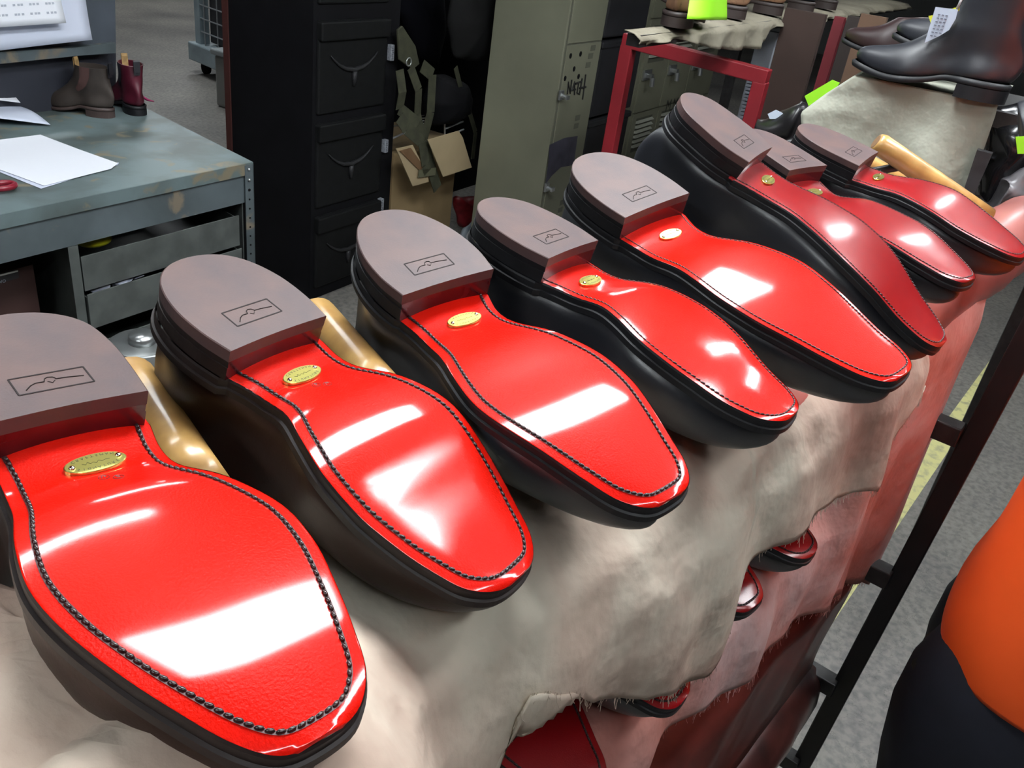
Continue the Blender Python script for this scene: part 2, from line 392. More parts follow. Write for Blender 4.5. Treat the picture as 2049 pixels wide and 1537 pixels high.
    if stamp:
        g = MB(); w2, l2, x0 = .0155, .0062, so.hb - .0165 - .004
        y0 = -.002
        cs = [(x0 - l2, y0 - w2), (x0 + l2, y0 - w2), (x0 + l2, y0 + w2), (x0 - l2, y0 + w2)]
        for a, b in zip(cs, cs[1:] + cs[:1]): g.bar((*a, .00005), (*b, .00005), .0007, .0003)
        for sgn in (1,):
            pts = [(-.80, -.75), (-.62, -.2), (-.45, .05), (-.22, .02), (-.16, .45), (-.05, .60), (.08, .50), (.14, .15), (.4, .12), (.62, .02), (.9, -.10)]
            pp = [(x0 - v * l2 * .8, y0 + u_ * w2 * .95, .0001) for u_, v in pts]
            g.tube(pp, .00028, 5)
            g.tube([(x0 - .0 * l2, y0 - .12 * w2, .0001), (x0 + .25 * l2, y0 - .02 * w2, .0001), (x0, y0 + .08 * w2, .0001)], .00022, 5)
        g.build('heel_stamp', m_line, root, M=M, fix=False)
    if plate:
        xp = so.hb + .0205; a_, b_ = .0128, .0062; pz = zsurf(xp, 0) + .0006
        sl = (so.z(xp + .004) - so.z(xp - .004)) / .008
        pf = lambda x, y, z: (xp + x, y, pz + x * sl + z)
        g = MB(); N_ = 40
        rg = [[pf(b_ * f * math.sin(2 * math.pi * k / N_), a_ * f * math.cos(2 * math.pi * k / N_), z) for k in range(N_)] for f, z in ((1, -.0008), (1, .0008), (.965, .0011))]
        g.add(sum(rg, []), grid_faces(3, N_, True) + [tuple(range(2 * N_, 3 * N_))])
        pl = g.build('brass_plate', m_brass, root, M=M)
        for sy in (-1, 1):
            q = MB(); c = pf(sy * -.0006, sy * (a_ - .0030), .0012); q.ball(c, .00135, 12, 8, (1, 1, .75)); q.build('rivet', m_rivet, pl, True, M=M)
        t = MB()
        if detail:
            for word, sgn in (('SIGNATURE', 1), ('CRAFTSMAN', -1)):
                for i_, ch in enumerate(word):
                    V0, F0 = text_data(ch, .0021)
                    ph = (i_ - 4) / 4 * .88                       # along the long axis
                    yy = ph * a_ * .74; e = b_ * .80 * math.sqrt(max(0, 1 - (yy / (a_ * .97)) ** 2))
                    slope = -(ph * .74) * (b_ / a_) * .9 / max(.3, math.sqrt(max(.05, 1 - (ph * .74) ** 2)))
                    # reading direction: +y to -y when seen from the toe upside down; baseline towards the heel
                    ang = math.atan(slope) * sgn
                    Vt = []
                    for (vx, vy, vz) in V0:
                        vy2 = vy - (.0016 if sgn > 0 else 0.0)
                        rx = vx * math.cos(ang) - vy2 * math.sin(ang); ry = vx * math.sin(ang) + vy2 * math.cos(ang)
                        Vt.append(pf(sgn * e + ry, yy + rx, .00122))
                    t.add([(v[0], v[1], v[2]) for v in Vt], F0)
            sc = [(-.0004, -.0055), (.0006, -.0042), (-.0008, -.0032), (.0006, -.0022), (-.0002, -.0010), (.0008, .0002), (-.0006, .0014), (.0005, .0026), (0, .0040), (.0002, .0058)]
            t.tube([pf(a, b, .0012) for a, b in sc], .00009, 4)
            t.build('plate_lettering', m_ink, pl, M=M, fix=False)
        if number:
            g = MB()
            for ci, (cx_, cy_) in enumerate(((.0115, -.0015), (.0150, .0030))):
                cc = [(xp + cx_ + .0021 * math.cos(q * math.pi / 8), cy_ + .0021 * math.sin(q * math.pi / 8)) for q in range(17)]
                g.tube([(x, y, zsurf(x, y) + .0001) for x, y in cc], .00014, 4, False)
                V0, F0 = text_data(number[ci], .0032)
                g.add([(xp + cx_ + vy - .0011, cy_ + vx, zsurf(xp + cx_, cy_) + .0002) for vx, vy, vz in V0], F0)
            g.build('size_stamp', m_groove, root, M=M, fix=False)
    return M, so
BOOT_FITS = [
  {'R': [[-0.1196, 0.9902, 0.0726], [-0.9847, -0.109, -0.1357], [-0.1264, -0.0877, 0.9881]], 't': [0.155, 0.3995, 1.3985], 'hx': [0.0, 0.0041, 0.0163, 0.0367, 0.0591, 0.0795], 'hw': [0.0, 0.0176, 0.0295, 0.0334, 0.0331, 0.0314], 'sx': [0.0795, 0.0975, 0.1181, 0.1427, 0.1674, 0.192, 0.2167, 0.2372, 0.2536, 0.2643, 0.2668], 'l': [0.0334, 0.0302, 0.0312, 0.0404, 0.0471, 0.0456, 0.0396, 0.0337, 0.0278, 0.0166], 'r': [0.0346, 0.0351, 0.0385, 0.0462, 0.0504, 0.0484, 0.0414, 0.0326, 0.0233, 0.0129], 'zx': [0.0795, 0.1058, 0.1345, 0.1674, 0.2002, 0.2331, 0.2659], 'zz': [-0.0186, -0.0182, -0.0075, -0.0024, 0.0007, -0.0001, -0.005]} ,
  {'R': [[0.0823, 0.995, 0.0569], [-0.963, 0.0941, -0.2525], [-0.2566, -0.034, 0.9659]], 't': [0.2556, 0.4051, 1.4027], 'hx': [0.0, 0.0039, 0.0156, 0.0351, 0.0566, 0.0761], 'hw': [0.0, 0.0175, 0.0298, 0.0366, 0.0373, 0.0343], 'sx': [0.0761, 0.0933, 0.1129, 0.1364, 0.1599, 0.1834, 0.2069, 0.2265, 0.2421, 0.2523, 0.2547], 'l': [0.0375, 0.0345, 0.0366, 0.0437, 0.0484, 0.048, 0.0423, 0.0347, 0.0266, 0.0148], 'r': [0.0309, 0.0277, 0.0303, 0.042, 0.0503, 0.0496, 0.0438, 0.0368, 0.0298, 0.0168], 'zx': [0.0761, 0.1012, 0.1286, 0.1599, 0.1912, 0.2226, 0.2539], 'zz': [-0.0186, -0.016, -0.0062, -0.0045, -0.0132, -0.0208, -0.0245]} ,
  {'R': [[-0.1772, 0.9759, -0.1272], [-0.9574, -0.2009, -0.2075], [-0.2281, 0.085, 0.9699]], 't': [0.4033, 0.4057, 1.4027], 'hx': [0.0, 0.0043, 0.0174, 0.0391, 0.063, 0.0847], 'hw': [0.0, 0.016, 0.0282, 0.0368, 0.0389, 0.0358], 'sx': [0.0847, 0.1041, 0.1261, 0.1525, 0.1789, 0.2053, 0.2317, 0.2537, 0.2713, 0.2827, 0.2853], 'l': [0.0357, 0.0292, 0.0304, 0.0411, 0.0484, 0.046, 0.0395, 0.033, 0.0279, 0.0183], 'r': [0.0341, 0.0327, 0.0364, 0.045, 0.0496, 0.0474, 0.04, 0.0328, 0.025, 0.0132], 'zx': [0.0847, 0.1129, 0.1437, 0.1789, 0.2141, 0.2493, 0.2845], 'zz': [-0.0202, -0.0168, -0.0056, -0.0008, 0.0043, 0.004, 0.0012]} ,
  {'R': [[0.0514, 0.9976, 0.0474], [-0.9832, 0.0588, -0.1731], [-0.1754, -0.0377, 0.9838]], 't': [0.5055, 0.3941, 1.3981], 'hx': [0.0, 0.0043, 0.0172, 0.0388, 0.0624, 0.084], 'hw': [0.0, 0.017, 0.031, 0.0377, 0.0389, 0.0355], 'sx': [0.084, 0.1025, 0.1236, 0.1489, 0.1742, 0.1995, 0.2247, 0.2458, 0.2627, 0.2736, 0.2762], 'l': [0.038, 0.0349, 0.0372, 0.0443, 0.05, 0.0504, 0.0444, 0.0367, 0.0283, 0.0163], 'r': [0.0317, 0.0281, 0.0307, 0.0417, 0.0509, 0.0506, 0.0446, 0.0373, 0.03, 0.0163], 'zx': [0.084, 0.1109, 0.1404, 0.1742, 0.2079, 0.2416, 0.2753], 'zz': [-0.0194, -0.0171, -0.0081, -0.0083, -0.0135, -0.0207, -0.0221]} ,
  {'R': [[-0.1389, 0.9749, -0.1742], [-0.9695, -0.1697, -0.1767], [-0.2018, 0.1444, 0.9687]], 't': [0.6601, 0.4099, 1.4081], 'hx': [0.0, 0.0047, 0.0188, 0.0422, 0.068, 0.0914], 'hw': [0.0, 0.0185, 0.0331, 0.0415, 0.0434, 0.0416], 'sx': [0.0914, 0.1148, 0.1413, 0.1732, 0.2051, 0.2369, 0.2688, 0.2953, 0.3166, 0.3304, 0.3336], 'l': [0.0437, 0.0347, 0.0341, 0.0441, 0.051, 0.0473, 0.0396, 0.0326, 0.028, 0.0182], 'r': [0.0389, 0.0376, 0.0401, 0.0473, 0.0515, 0.0489, 0.0405, 0.0333, 0.0261, 0.015], 'zx': [0.0914, 0.1254, 0.1626, 0.2051, 0.2475, 0.29, 0.3325], 'zz': [-0.021, -0.0177, -0.0051, -0.0, 0.0008, -0.0004, -0.0003]} ,
  {'R': [[0.1303, 0.9914, 0.0153], [-0.9065, 0.1254, -0.4032], [-0.4016, 0.0387, 0.915]], 't': [0.7964, 0.3939, 1.4552], 'hx': [0.0, 0.005, 0.0198, 0.0446, 0.0719, 0.0967], 'hw': [0.0, 0.0195, 0.0361, 0.0423, 0.044, 0.0371], 'sx': [0.0967, 0.1203, 0.1471, 0.1794, 0.2116, 0.2438, 0.276, 0.3028, 0.3243, 0.3383, 0.3415], 'l': [0.0435, 0.0407, 0.0423, 0.0492, 0.0556, 0.057, 0.0508, 0.0423, 0.0325, 0.0184], 'r': [0.0419, 0.035, 0.035, 0.0456, 0.0557, 0.0564, 0.0503, 0.0424, 0.0342, 0.0187], 'zx': [0.0967, 0.131, 0.1686, 0.2116, 0.2545, 0.2975, 0.3404], 'zz': [-0.019, -0.016, -0.009, -0.0063, -0.0111, -0.0223, -0.0289]} ,
  {'R': [[-0.205, 0.9779, -0.0399], [-0.9543, -0.2088, -0.2136], [-0.2172, -0.0057, 0.9761]], 't': [0.9902, 0.3975, 1.3999], 'hx': [0.0, 0.0047, 0.0189, 0.0426, 0.0686, 0.0922], 'hw': [0.0, 0.0175, 0.0296, 0.0356, 0.0375, 0.0377], 'sx': [0.0922, 0.1129, 0.1364, 0.1646, 0.1929, 0.2211, 0.2493, 0.2728, 0.2916, 0.3039, 0.3067], 'l': [0.0403, 0.0372, 0.0386, 0.0453, 0.0509, 0.0511, 0.0449, 0.0373, 0.0291, 0.0167], 'r': [0.0363, 0.0311, 0.0321, 0.0423, 0.0511, 0.0504, 0.0439, 0.0362, 0.0286, 0.0158], 'zx': [0.0922, 0.1223, 0.1552, 0.1929, 0.2305, 0.2681, 0.3057], 'zz': [-0.0193, -0.0207, -0.007, -0.0027, -0.0006, -0.003, -0.0053]} ,
  {'R': [[0.0508, 0.9954, -0.0808], [-0.9792, 0.0337, -0.1998], [-0.1962, 0.0893, 0.9765]], 't': [1.1199, 0.3845, 1.3946], 'hx': [0.0, 0.005, 0.0199, 0.0448, 0.0722, 0.0971], 'hw': [0.0, 0.018, 0.031, 0.0383, 0.0391, 0.0381], 'sx': [0.0971, 0.1175, 0.1407, 0.1685, 0.1963, 0.2241, 0.2519, 0.2751, 0.2937, 0.3057, 0.3085], 'l': [0.0369, 0.0364, 0.0391, 0.0461, 0.052, 0.0529, 0.0467, 0.0385, 0.0293, 0.0158], 'r': [0.0336, 0.0304, 0.0325, 0.043, 0.0523, 0.0523, 0.0462, 0.0379, 0.0296, 0.0162], 'zx': [0.0971, 0.1268, 0.1593, 0.1963, 0.2334, 0.2705, 0.3076], 'zz': [-0.0199, -0.0162, -0.0077, -0.0042, -0.009, -0.014, -0.0182]} ,
]
BOOT_INFO = [
 ('brown', 'thick', 'G8', 'sole-up boot nearest the camera, its scarlet sole carrying the widest white glare', None),
 ('brown', 'thick', '8G', 'dark brown leather boot lying sole up, second from the near end of the rack', None),
 ('black', 'thick', None, 'third sole-up boot from the near end, black with thick dark stitching', None),
 ('black', 'fine', None, 'fourth sole-up boot from the near end, black, sole tilted with a long narrow glare', None),
 ('black', 'fine', None, 'fifth sole-up boot from the near end, black, with a wide matt red sole', None),
 ('black', 'fine', None, 'glossy black boot lying sole up with the highest standing heel of the row', 1),
 ('black', 'fine', None, 'black boot lying sole up, heel half hidden behind the highest heel of the row', 1),
 ('black', 'fine', None, 'farthest sole-up boot on the top of the rack, toe running out of the picture', 1),
]
for d, (kind, stc, num, lab, sat) in zip(BOOT_FITS, BOOT_INFO):
    root = empty('boot', d['t'], lab, 'boot', 'boots lying sole up along the top of the rack')
    make_boot(d, root, kind, m_redg if sat else m_red, stc, number=num, detail=True, shaft=.17)
# ------------------------------------------------------------------ the rack
def yf(x): return .170 - .060 * x                           # front of the rolls; the rack runs almost along x
def on_front(px, py, off=0.0):
    x = .5
    for _ in range(25): p = at_y(px, py, yf(x) + off); x = p[0]
    return p
m_blk = mat('black_painted_steel', (.010, .008, .009), .45, noise_amt=.3, noise_scale=30)
m_rung = mat('scuffed_black_steel', (.030, .028, .028), .4, noise_amt=.5, noise_scale=60)
m_roll = mat('oxblood_leather', (.120, .036, .030), .34, noise_amt=.75, noise_scale=9, col2=(.020, .012, .012), coat=.35, coat_rough=.15, thr=(.38, .60), bump=.06)
m_rollp = mat('pale_oxblood_leather', (.36, .12, .105), .36, noise_amt=.35, noise_scale=7, coat=.3, coat_rough=.2, thr=(.3, .6))
m_wood = mat('varnished_wood', (.56, .33, .105), .32, noise_amt=.35, noise_scale=30, col2=(.36, .19, .06), coat=.4, coat_rough=.15, detail=8)
m_woodend = mat('dark_wood_end', (.22, .12, .06), .6)
rack = empty('shoe_rack', (.6, .3, 0), 'black steel rack on the floor with padded rolls and wooden pegs carrying the upturned boots', 'rack')
MB().bar((1.25, .036, 1.62), (1.25, .0985, 0), .031, up=(1, 0, 0)).build('post', m_blk, rack, bevel=.002)
MB().bar((1.25, .52, 1.22), (1.25, .52, 0), .031, up=(1, 0, 0)).build('post', m_blk, rack, bevel=.002)
MB().bar((-.42, .17, 1.22), (-.42, .17, 0), .031, up=(1, 0, 0)).build('post', m_blk, rack, bevel=.002)
MB().bar((-.42, .60, 1.30), (-.42, .60, 0), .031, up=(1, 0, 0)).build('post', m_blk, rack, bevel=.002)
for z, yy in ((1.025, .075), (.753, .08), (.50, .087), (.29, .09)):
    MB().bar((1.235, yy, z), (1.235, .52, z), .030, .030).build('rung', m_rung, rack, bevel=.002)
    MB().bar((-.42, .17, z), (-.42, .60, z), .030, .030).build('rung', m_rung, rack, bevel=.002)
def roll(xa, xb, ca, cb, r, m, nm='padded_roll', label=None):
    pts = []; rs = []
    for i in range(41):
        q = i / 40; x = xa + (xb - xa) * q; e = min(q, 1 - q) * (xb - xa)
        rr = r * (.86 + .14 * smoothstep(1.20, 1.32, x) if r > .0515 else 1) * (1 if e > .02 else (.78 + .22 * math.sqrt(max(0, 1 - (1 - e / .02) ** 2)))) * (1 + .03 * math.sin(x * 31) + .02 * math.sin(x * 77))
        pts.append((x, ca[0] + (cb[0] - ca[0]) * q, ca[1] + (cb[1] - ca[1]) * q)); rs.append(rr)
    o = MB().tube(pts, rs, 28).build(nm, m, rack, True)
    if label: o['label'] = label
    return o
roll(-.40, 1.62, (yf(-.40) + .075, 1.212), (yf(1.62) + .062, 1.247), .052, m_rollp, label='pinkish leather padded roll of the top tier')
roll(-.40, 1.22, (yf(-.40) + .085, .935), (yf(1.22) + .082, .935), .045, m_roll)
e3 = at_x(1600, 1352, 1.235)
roll(-.40, 1.235, (e3[1] + .03, e3[2]), (e3[1], e3[2]), .050, m_roll, label='dark oxblood leather roll of the bottom tier')
MB().bar((-.42, .52, 1.20), (1.40, .52, 1.20), .03).build('back_rail', m_rung, rack)
MB().bar((-.42, .52, .90), (1.25, .52, .90), .03).build('back_rail', m_rung, rack)
def peg(a, b, r=.0135, tip=True):
    a = np.array(a); b = np.array(b); d = _unit(b - a)
    pts = [a - d * .0, a + d * .002, a + d * .008] + [a + (b - a) * q for q in (.25, .5, .75, 1)]
    o = MB().tube(pts, [r * .72, r * .86, r, r, r, r, r], 20).build('peg', m_wood, rack, True)
    if tip: MB().tube([a - d * .0006, a + d * .0002], [r * .60, r * .72], 16).build('peg_end', m_woodend, o)
    c = a + (b - a) * .30; MB().tube([c, (c[0], .50, 1.235), (c[0], .52, 1.20)], .006, 8).build('peg_bracket', m_rung, o, True)
    return o
peg(at_y(258, 750, .455), at_y(402, 985, .300), .0150)
peg(at_y(631, 625, .455), at_y(780, 806, .300), .0140)
peg(at_y(1753, 283, .330), at_y(1975, 436, .170), .0150)
peg(at_y(1690, 305, .40), at_y(1850, 388, .29), .0150)

# ------------------------------------------------------------------ cloths over the rolls
def canvas_mat(name, c1, c2, c3, sc=4.0, rough=.85):
    m = bpy.data.materials.new(name); m.use_nodes = True; nt = m.node_tree; b = nt.nodes['Principled BSDF']; L = nt.links.new
    tc = nt.nodes.new('ShaderNodeTexCoord')
    n1 = nt.nodes.new('ShaderNodeTexNoise'); n1.inputs['Scale'].default_value = sc; n1.inputs['Detail'].default_value = 5; n1.inputs['Distortion'].default_value = .6; L(tc.outputs['Object'], n1.inputs['Vector'])
    r = nt.nodes.new('ShaderNodeValToRGB'); e = r.color_ramp.elements; e[0].position = .34; e[0].color = (*c3, 1); e[1].position = .66; e[1].color = (*c1, 1); k = e.new(.52); k.color = (*c2, 1)
    L(n1.outputs['Fac'], r.inputs['Fac']); L(r.outputs['Color'], b.inputs['Base Color']); b.inputs['Roughness'].default_value = rough; b.inputs['Specular IOR Level'].default_value = .2
    n2 = nt.nodes.new('ShaderNodeTexNoise'); n2.inputs['Scale'].default_value = 700; L(tc.outputs['Object'], n2.inputs['Vector'])
    n3 = nt.nodes.new('ShaderNodeTexNoise'); n3.inputs['Scale'].default_value = 14; n3.inputs['Detail'].default_value = 4; L(tc.outputs['Object'], n3.inputs['Vector'])
    b1 = nt.nodes.new('ShaderNodeBump'); b1.inputs['Strength'].default_value = .12; b1.inputs['Distance'].default_value = .001; L(n2.outputs['Fac'], b1.inputs['Height'])
    b2 = nt.nodes.new('ShaderNodeBump'); b2.inputs['Strength'].default_value = .8; b2.inputs['Distance'].default_value = .015; L(n3.outputs['Fac'], b2.inputs['Height']); L(b1.outputs['Normal'], b2.inputs['Normal']); L(b2.outputs['Normal'], b.inputs['Normal'])
    MATS[name] = m; return m
m_canvas = canvas_mat('cream_canvas', (.66, .61, .50), (.52, .42, .34), (.36, .235, .19), 5.5)  # darker tones pushed pink to carry red light bounced off the soles
m_pink = canvas_mat('pink_stain_and_bounce_canvas', (.60, .47, .46), (.58, .32, .29), (.50, .20, .16), 5)  # pink is part stain, part painted red bounce from the soles
m_green_canvas = canvas_mat('pale_grey_green_canvas', (.42, .43, .36), (.38, .39, .32), (.33, .33, .27), 3)
m_red_leather = mat('red_brown_leather_sheet', (.16, .028, .020), .45, noise_amt=.5, noise_scale=12, coat=.15)
def sheet(name, xs, prof, m, thick=.0012, fold=None, parent=None, nv=44):
    """prof(x) -> polyline of (y, z) from back edge to hanging edge"""
    V = []
    for i, x in enumerate(xs):
        P = np.array(prof(x)); s = np.r_[0, np.cumsum(np.linalg.norm(np.diff(P, axis=0), axis=1))]
        for j in range(nv):
            q = s[-1] * j / (nv - 1); y = np.interp(q, s, P[:, 0]); z = np.interp(q, s, P[:, 1])
            dx, dy, dz = fold(x, j / (nv - 1), y, z) if fold else (0, 0, 0)
            V.append((x + dx, y + dy, z + dz))
    o = mk(name, V, grid_faces(len(xs), nv), m, parent, True)
    so = o.modifiers.new('solid', 'SOLIDIFY'); so.thickness = thick; so.offset = 0
    return o, V
edge_px = [(1010, 1560), (1022, 1500), (1064, 1404), (1100, 1390), (1180, 1398), (1250, 1380), (1330, 1368), (1396, 1342), (1432, 1290), (1446, 1215), (1490, 1150), (1540, 1090), (1600, 1040), (1664, 1006), (1726, 971), (1762, 904), (1789, 863), (1850, 770)]
E1 = [on_front(px, py) for px, py in edge_px]
ex1 = [p[0] for p in E1]; ez1 = [p[2] for p in E1]
for i in range(1, len(ex1)): ex1[i] = max(ex1[i], ex1[i - 1] + .004)
def zb1(x): return float(np.interp(x, [-.45, ex1[0] - .03] + ex1, [1.02, 1.10] + ez1))
def ns(x, y, z, s): return noise.noise(Vector((x * s, y * s, z * s)))
def prof1(x):
    f = yf(x) - .065 * smoothstep(.23, .13, x); zt = 1.286 - .010 * smoothstep(.3, .9, x) + .056 * smoothstep(.25, .13, x); bk = .12 * smoothstep(.13, .03, x); zbm = zb1(x)
    P = [(f + .205 + bk, zt - .07), (f + .195 + bk, zt - .035), (f + .175 + bk, zt - .012), (f + .15, zt - .003), (f + .09, zt), (f + .05, zt - .008), (f + .018, zt - .03), (f + .003, zt - .065), (f, min(zt - .10, zbm + .02)), (f, zbm)]
    return P
def fold1(x, q, y, z):
    d = smoothstep(.55, 1.0, q); zt = 1.28
    low = max(0, zt - z)
    wv = .006 * math.sin(x * 26 + 1.4 * math.sin(x * 9)) + .004 * math.sin(x * 61 + z * 14) - .006
    dy = wv * min(1, low / .12) + .006 * ns(x, z, y, 9) * min(1, low / .05)
    wr = .006 * ns(x * 1.2, y, z, 22) + .0045 * abs(ns(x, y * 1.6, z, 34))
    # swags at the near left corner
    sw = .022 * (abs(math.sin((x * 1.1 - y * .9) * 38 + 3 * ns(x, y, 0, 7))) ** .7 - .6) * smoothstep(.18, .06, x) * (1 - smoothstep(.25, .40, low))
    return (0, -abs(dy) * .0 + dy, wr + sw * .8)
xs1 = np.linspace(-.42, ex1[-1], 190)
c1, V1 = sheet('canvas_cloth', xs1, prof1, m_canvas, fold=fold1, nv=60)
tag(c1, 'large cream canvas sheet draped over the top roll under the upturned boots, frayed lower edge', 'cloth')
def fray(V, nv, xs, parent, m, n=420, ln=.007, i0=0, i1=None):
    g = MB(); i1 = i1 or len(xs) - 1
    for k in range(n):
        t = random.uniform(i0, i1 - 1); i = int(t); a = np.array(V[i * nv + nv - 1]); b = np.array(V[(i + 1) * nv + nv - 1]); p = a + (b - a) * (t - i)
        d = np.array([random.uniform(-.5, .5), random.uniform(-.5, .3), -1]) * ln * random.uniform(.3, 1.2)
        g.tube([p + (0, 0, .002), p + d * .5 + (random.uniform(-.001, .001), 0, 0), p + d], .00022, 3, False)
    o = g.build('frayed_edge', m, parent, fix=False); o['kind'] = 'stuff'
fray(V1, 60, xs1, c1, m_canvas, 520)
# sheet pink from stain and painted red bounce: hangs from the top roll at the far end, from the middle roll nearer
pk_px = [(1290, 1545), (1330, 1490), (1400, 1420), (1460, 1378), (1520, 1325), (1580, 1265), (1625, 1222), (1690, 1180), (1725, 1166), (1783, 1156)]
def prof2(x):
    f = yf(x); zt = 1.02
    top = 1.02 + (1.255 - 1.02) * smoothstep(.92, 1.02, x)
    zbm = float(np.interp(x, px2, pz2))
    return [(f + .26, top - .075), (f + .20, top - .035), (f + .14, top - .006), (f + .085, top), (f + .045, top - .010), (f + .024, top - .035), (f + .017, top - .075), (f + .016, min(top - .09, zbm + .03)), (f + .016, zbm)]
E2 = [on_front(px, py, .016) for px, py in pk_px]; px2 = [p[0] for p in E2]; pz2 = [p[2] for p in E2]
for i in range(1, len(px2)): px2[i] = max(px2[i], px2[i - 1] + .004)
def fold2(x, q, y, z):
    low = smoothstep(.35, .8, q)
    dy = (.007 * math.sin(x * 24 + 2 + z * 5) + .004 * math.sin(x * 57)) * low + .006 * ns(x, z, y, 8) * low
    return (0, dy + .0, .005 * ns(x, y, z, 18))
rx = [at_x(2034, 575, 1.24), at_x(1905, 790, 1.24), at_x(1868, 900, 1.24), at_x(1810, 1040, 1.24), at_x(1786, 1152, 1.24)]
xs2 = np.linspace(.10, 1.255, 130)
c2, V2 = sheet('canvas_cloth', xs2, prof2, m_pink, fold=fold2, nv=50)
tag(c2, 'pink canvas sheet, stained and tinted with red bounce light, hanging below the cream one at the far end of the rack', 'cloth')
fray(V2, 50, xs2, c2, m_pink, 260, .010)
# leather sheet on the bottom tier
def prof3(x):
    f = yf(x); return [(f + .30, .80), (f + .14, .80), (f + .055, .79), (f + .03, .76), (f + .028, .55)]
c3, V3 = sheet('leather_sheet', np.linspace(.1, 1.19, 60), prof3, m_red_leather, .002, lambda x, q, y, z: (0, .012 * ns(x, z, 0, 6), .004 * ns(x, y, z, 12)), nv=20)
tag(c3, 'red brown leather sheet hanging under the pink canvas above the bottom roll', 'leather')

# ------------------------------------------------------------------ boots on the middle tier, toes showing under the canvas
LOW = [(1182, 1600, 0, 'thick', 'large dark red sole at the bottom edge, nearest boot of the middle tier'),
       (1374, 1394, 1, 'thick', 'red toe peeping from the fringe of the cream canvas, second boot of the middle tier'),
       (1508, 1216, 2, 'thick', 'red toe against the pink canvas beside the frayed corner, third boot of the middle tier'),
       (1632, 1104, 3, 'thick', 'red toe against pink canvas, farthest boot of the middle tier')]
for px, py, k, stc, lab in LOW:
    d = dict(BOOT_FITS[k]); toe = at_h(px, py, 1.052 if k else 1.045); R = np.array(d['R'])
    if k == 0: R = np.array(BOOT_FITS[2]['R']); d = dict(BOOT_FITS[2])
    L_ = d['sx'][-1]; d['R'] = R.tolist(); d['t'] = (toe - R @ np.array([L_, 0, d['zz'][-1]])).tolist()
    root = empty('boot', d['t'], lab, 'boot', 'boots on the middle tier of the rack')
    make_boot(d, root, 'brown' if k == 0 else 'black', m_redg, stc, plate=False, shaft=.12, stamp=False)
# ------------------------------------------------------------------ background helpers
def pxslab(name, pts, where, off, m, parent=None, bevel=0, smooth=False):
    """flat thing: corners given on one plane, real thickness along off"""
    return MB().slab([where(*p) for p in pts], off).build(name, m, parent, smooth, bevel)
def Y_(Y): return lambda px, py: at_ry(px, py, Y)
def X_(X): return lambda px, py: at_rx(px, py, X)
def Z_(z): return lambda px, py: at_h(px, py, z)
OY = EY; OX = EX
def rc(p): return MR @ np.array(p)                          # world -> room coordinates

# ------------------------------------------------------------------ grey steel workbench
def worn_steel(name, base, dark, rust, sc=3.0):
    m = bpy.data.materials.new(name); m.use_nodes = True; nt = m.node_tree; b = nt.nodes['Principled BSDF']; L = nt.links.new
    tc = nt.nodes.new('ShaderNodeTexCoord')
    def nz(s, d, dist=0):
        n = nt.nodes.new('ShaderNodeTexNoise'); n.inputs['Scale'].default_value = s; n.inputs['Detail'].default_value = d; n.inputs['Distortion'].default_value = dist; L(tc.outputs['Object'], n.inputs['Vector']); return n
    a = nz(sc, 8, .4); r = nt.nodes.new('ShaderNodeValToRGB'); e = r.color_ramp.elements; e[0].position = .36; e[0].color = (*dark, 1); e[1].position = .60; e[1].color = (*base, 1); L(a.outputs['Fac'], r.inputs['Fac'])
    c = nz(sc * 2.1, 10, .8); r2 = nt.nodes.new('ShaderNodeValToRGB'); e = r2.color_ramp.elements; e[0].position = .58; e[0].color = (0, 0, 0, 1); e[1].position = .66; e[1].color = (1, 1, 1, 1); L(c.outputs['Fac'], r2.inputs['Fac'])
    mx = nt.nodes.new('ShaderNodeMix'); mx.data_type = 'RGBA'; L(r2.outputs['Color'], mx.inputs[0]); L(r.outputs['Color'], mx.inputs[6]); mx.inputs[7].default_value = (*rust, 1)
    L(mx.outputs[2], b.inputs['Base Color']); b.inputs['Roughness'].default_value = .5; b.inputs['Metallic'].default_value = .1
    MATS[name] = m; return m
m_bench_top = worn_steel('worn_blue_grey_paint', (.13, .175, .18), (.075, .095, .09), (.19, .165, .11), 6)
m_bench = worn_steel('blue_grey_paint', (.10, .125, .135), (.06, .075, .08), (.18, .15, .11), 4)
m_bench_d = mat('grey_drawer_paint', (.085, .095, .09), .5, noise_amt=.35, noise_scale=16)
m_dark = mat('dark_interior', (.005, .005, .006), .9, spec=.1)
m_recess_shade = mat('recess_shade', (.018, .020, .030), .6)
m_screw = mat('zinc_screw', (.6, .62, .62), .3, metal=.9)
m_paper = mat('white_paper', (.82, .84, .90), .6)
m_paper2 = mat('bluish_paper', (.60, .64, .76), .6)
m_print = mat('grey_print', (.42, .45, .52), .7)
TZ = .85
A = rc(at_h(506, 324, TZ)); B = rc(at_h(-60, 441, TZ)); Cc = rc(at_h(284, 212, TZ))
dF = (B - A); dF = dF / np.linalg.norm(dF); dS = (Cc - A); dS = dS / np.linalg.norm(dS)
def bench(u, v, z):            # u along the front to the left, v to the back
    return A + dF * u + dS * v + np.array([0, 0, z - TZ])
def bw(u, v, z): p = bench(u, v, z); return RF(*p)
BL, BD = 1.25, .78
bn = empty('workbench', bw(BL / 2, BD / 2, 0), 'worn blue grey steel workbench with papers and two boots on top', 'workbench')
def bbox(g, u0, u1, v0, v1, z0, z1): return g.box(u0, u1, v0, v1, z0, z1, bw)
bbox(MB(), 0, BL, 0, BD, TZ - .004, TZ).build('bench_top', m_bench_top, bn)
bbox(MB(), .0, BL, -.002, .002, TZ - .034, TZ - .0005).build('top_lip', m_bench_top, bn)
bbox(MB(), .028, BL, .004, .008, TZ - .115, TZ - .034).build('apron', m_bench, bn)
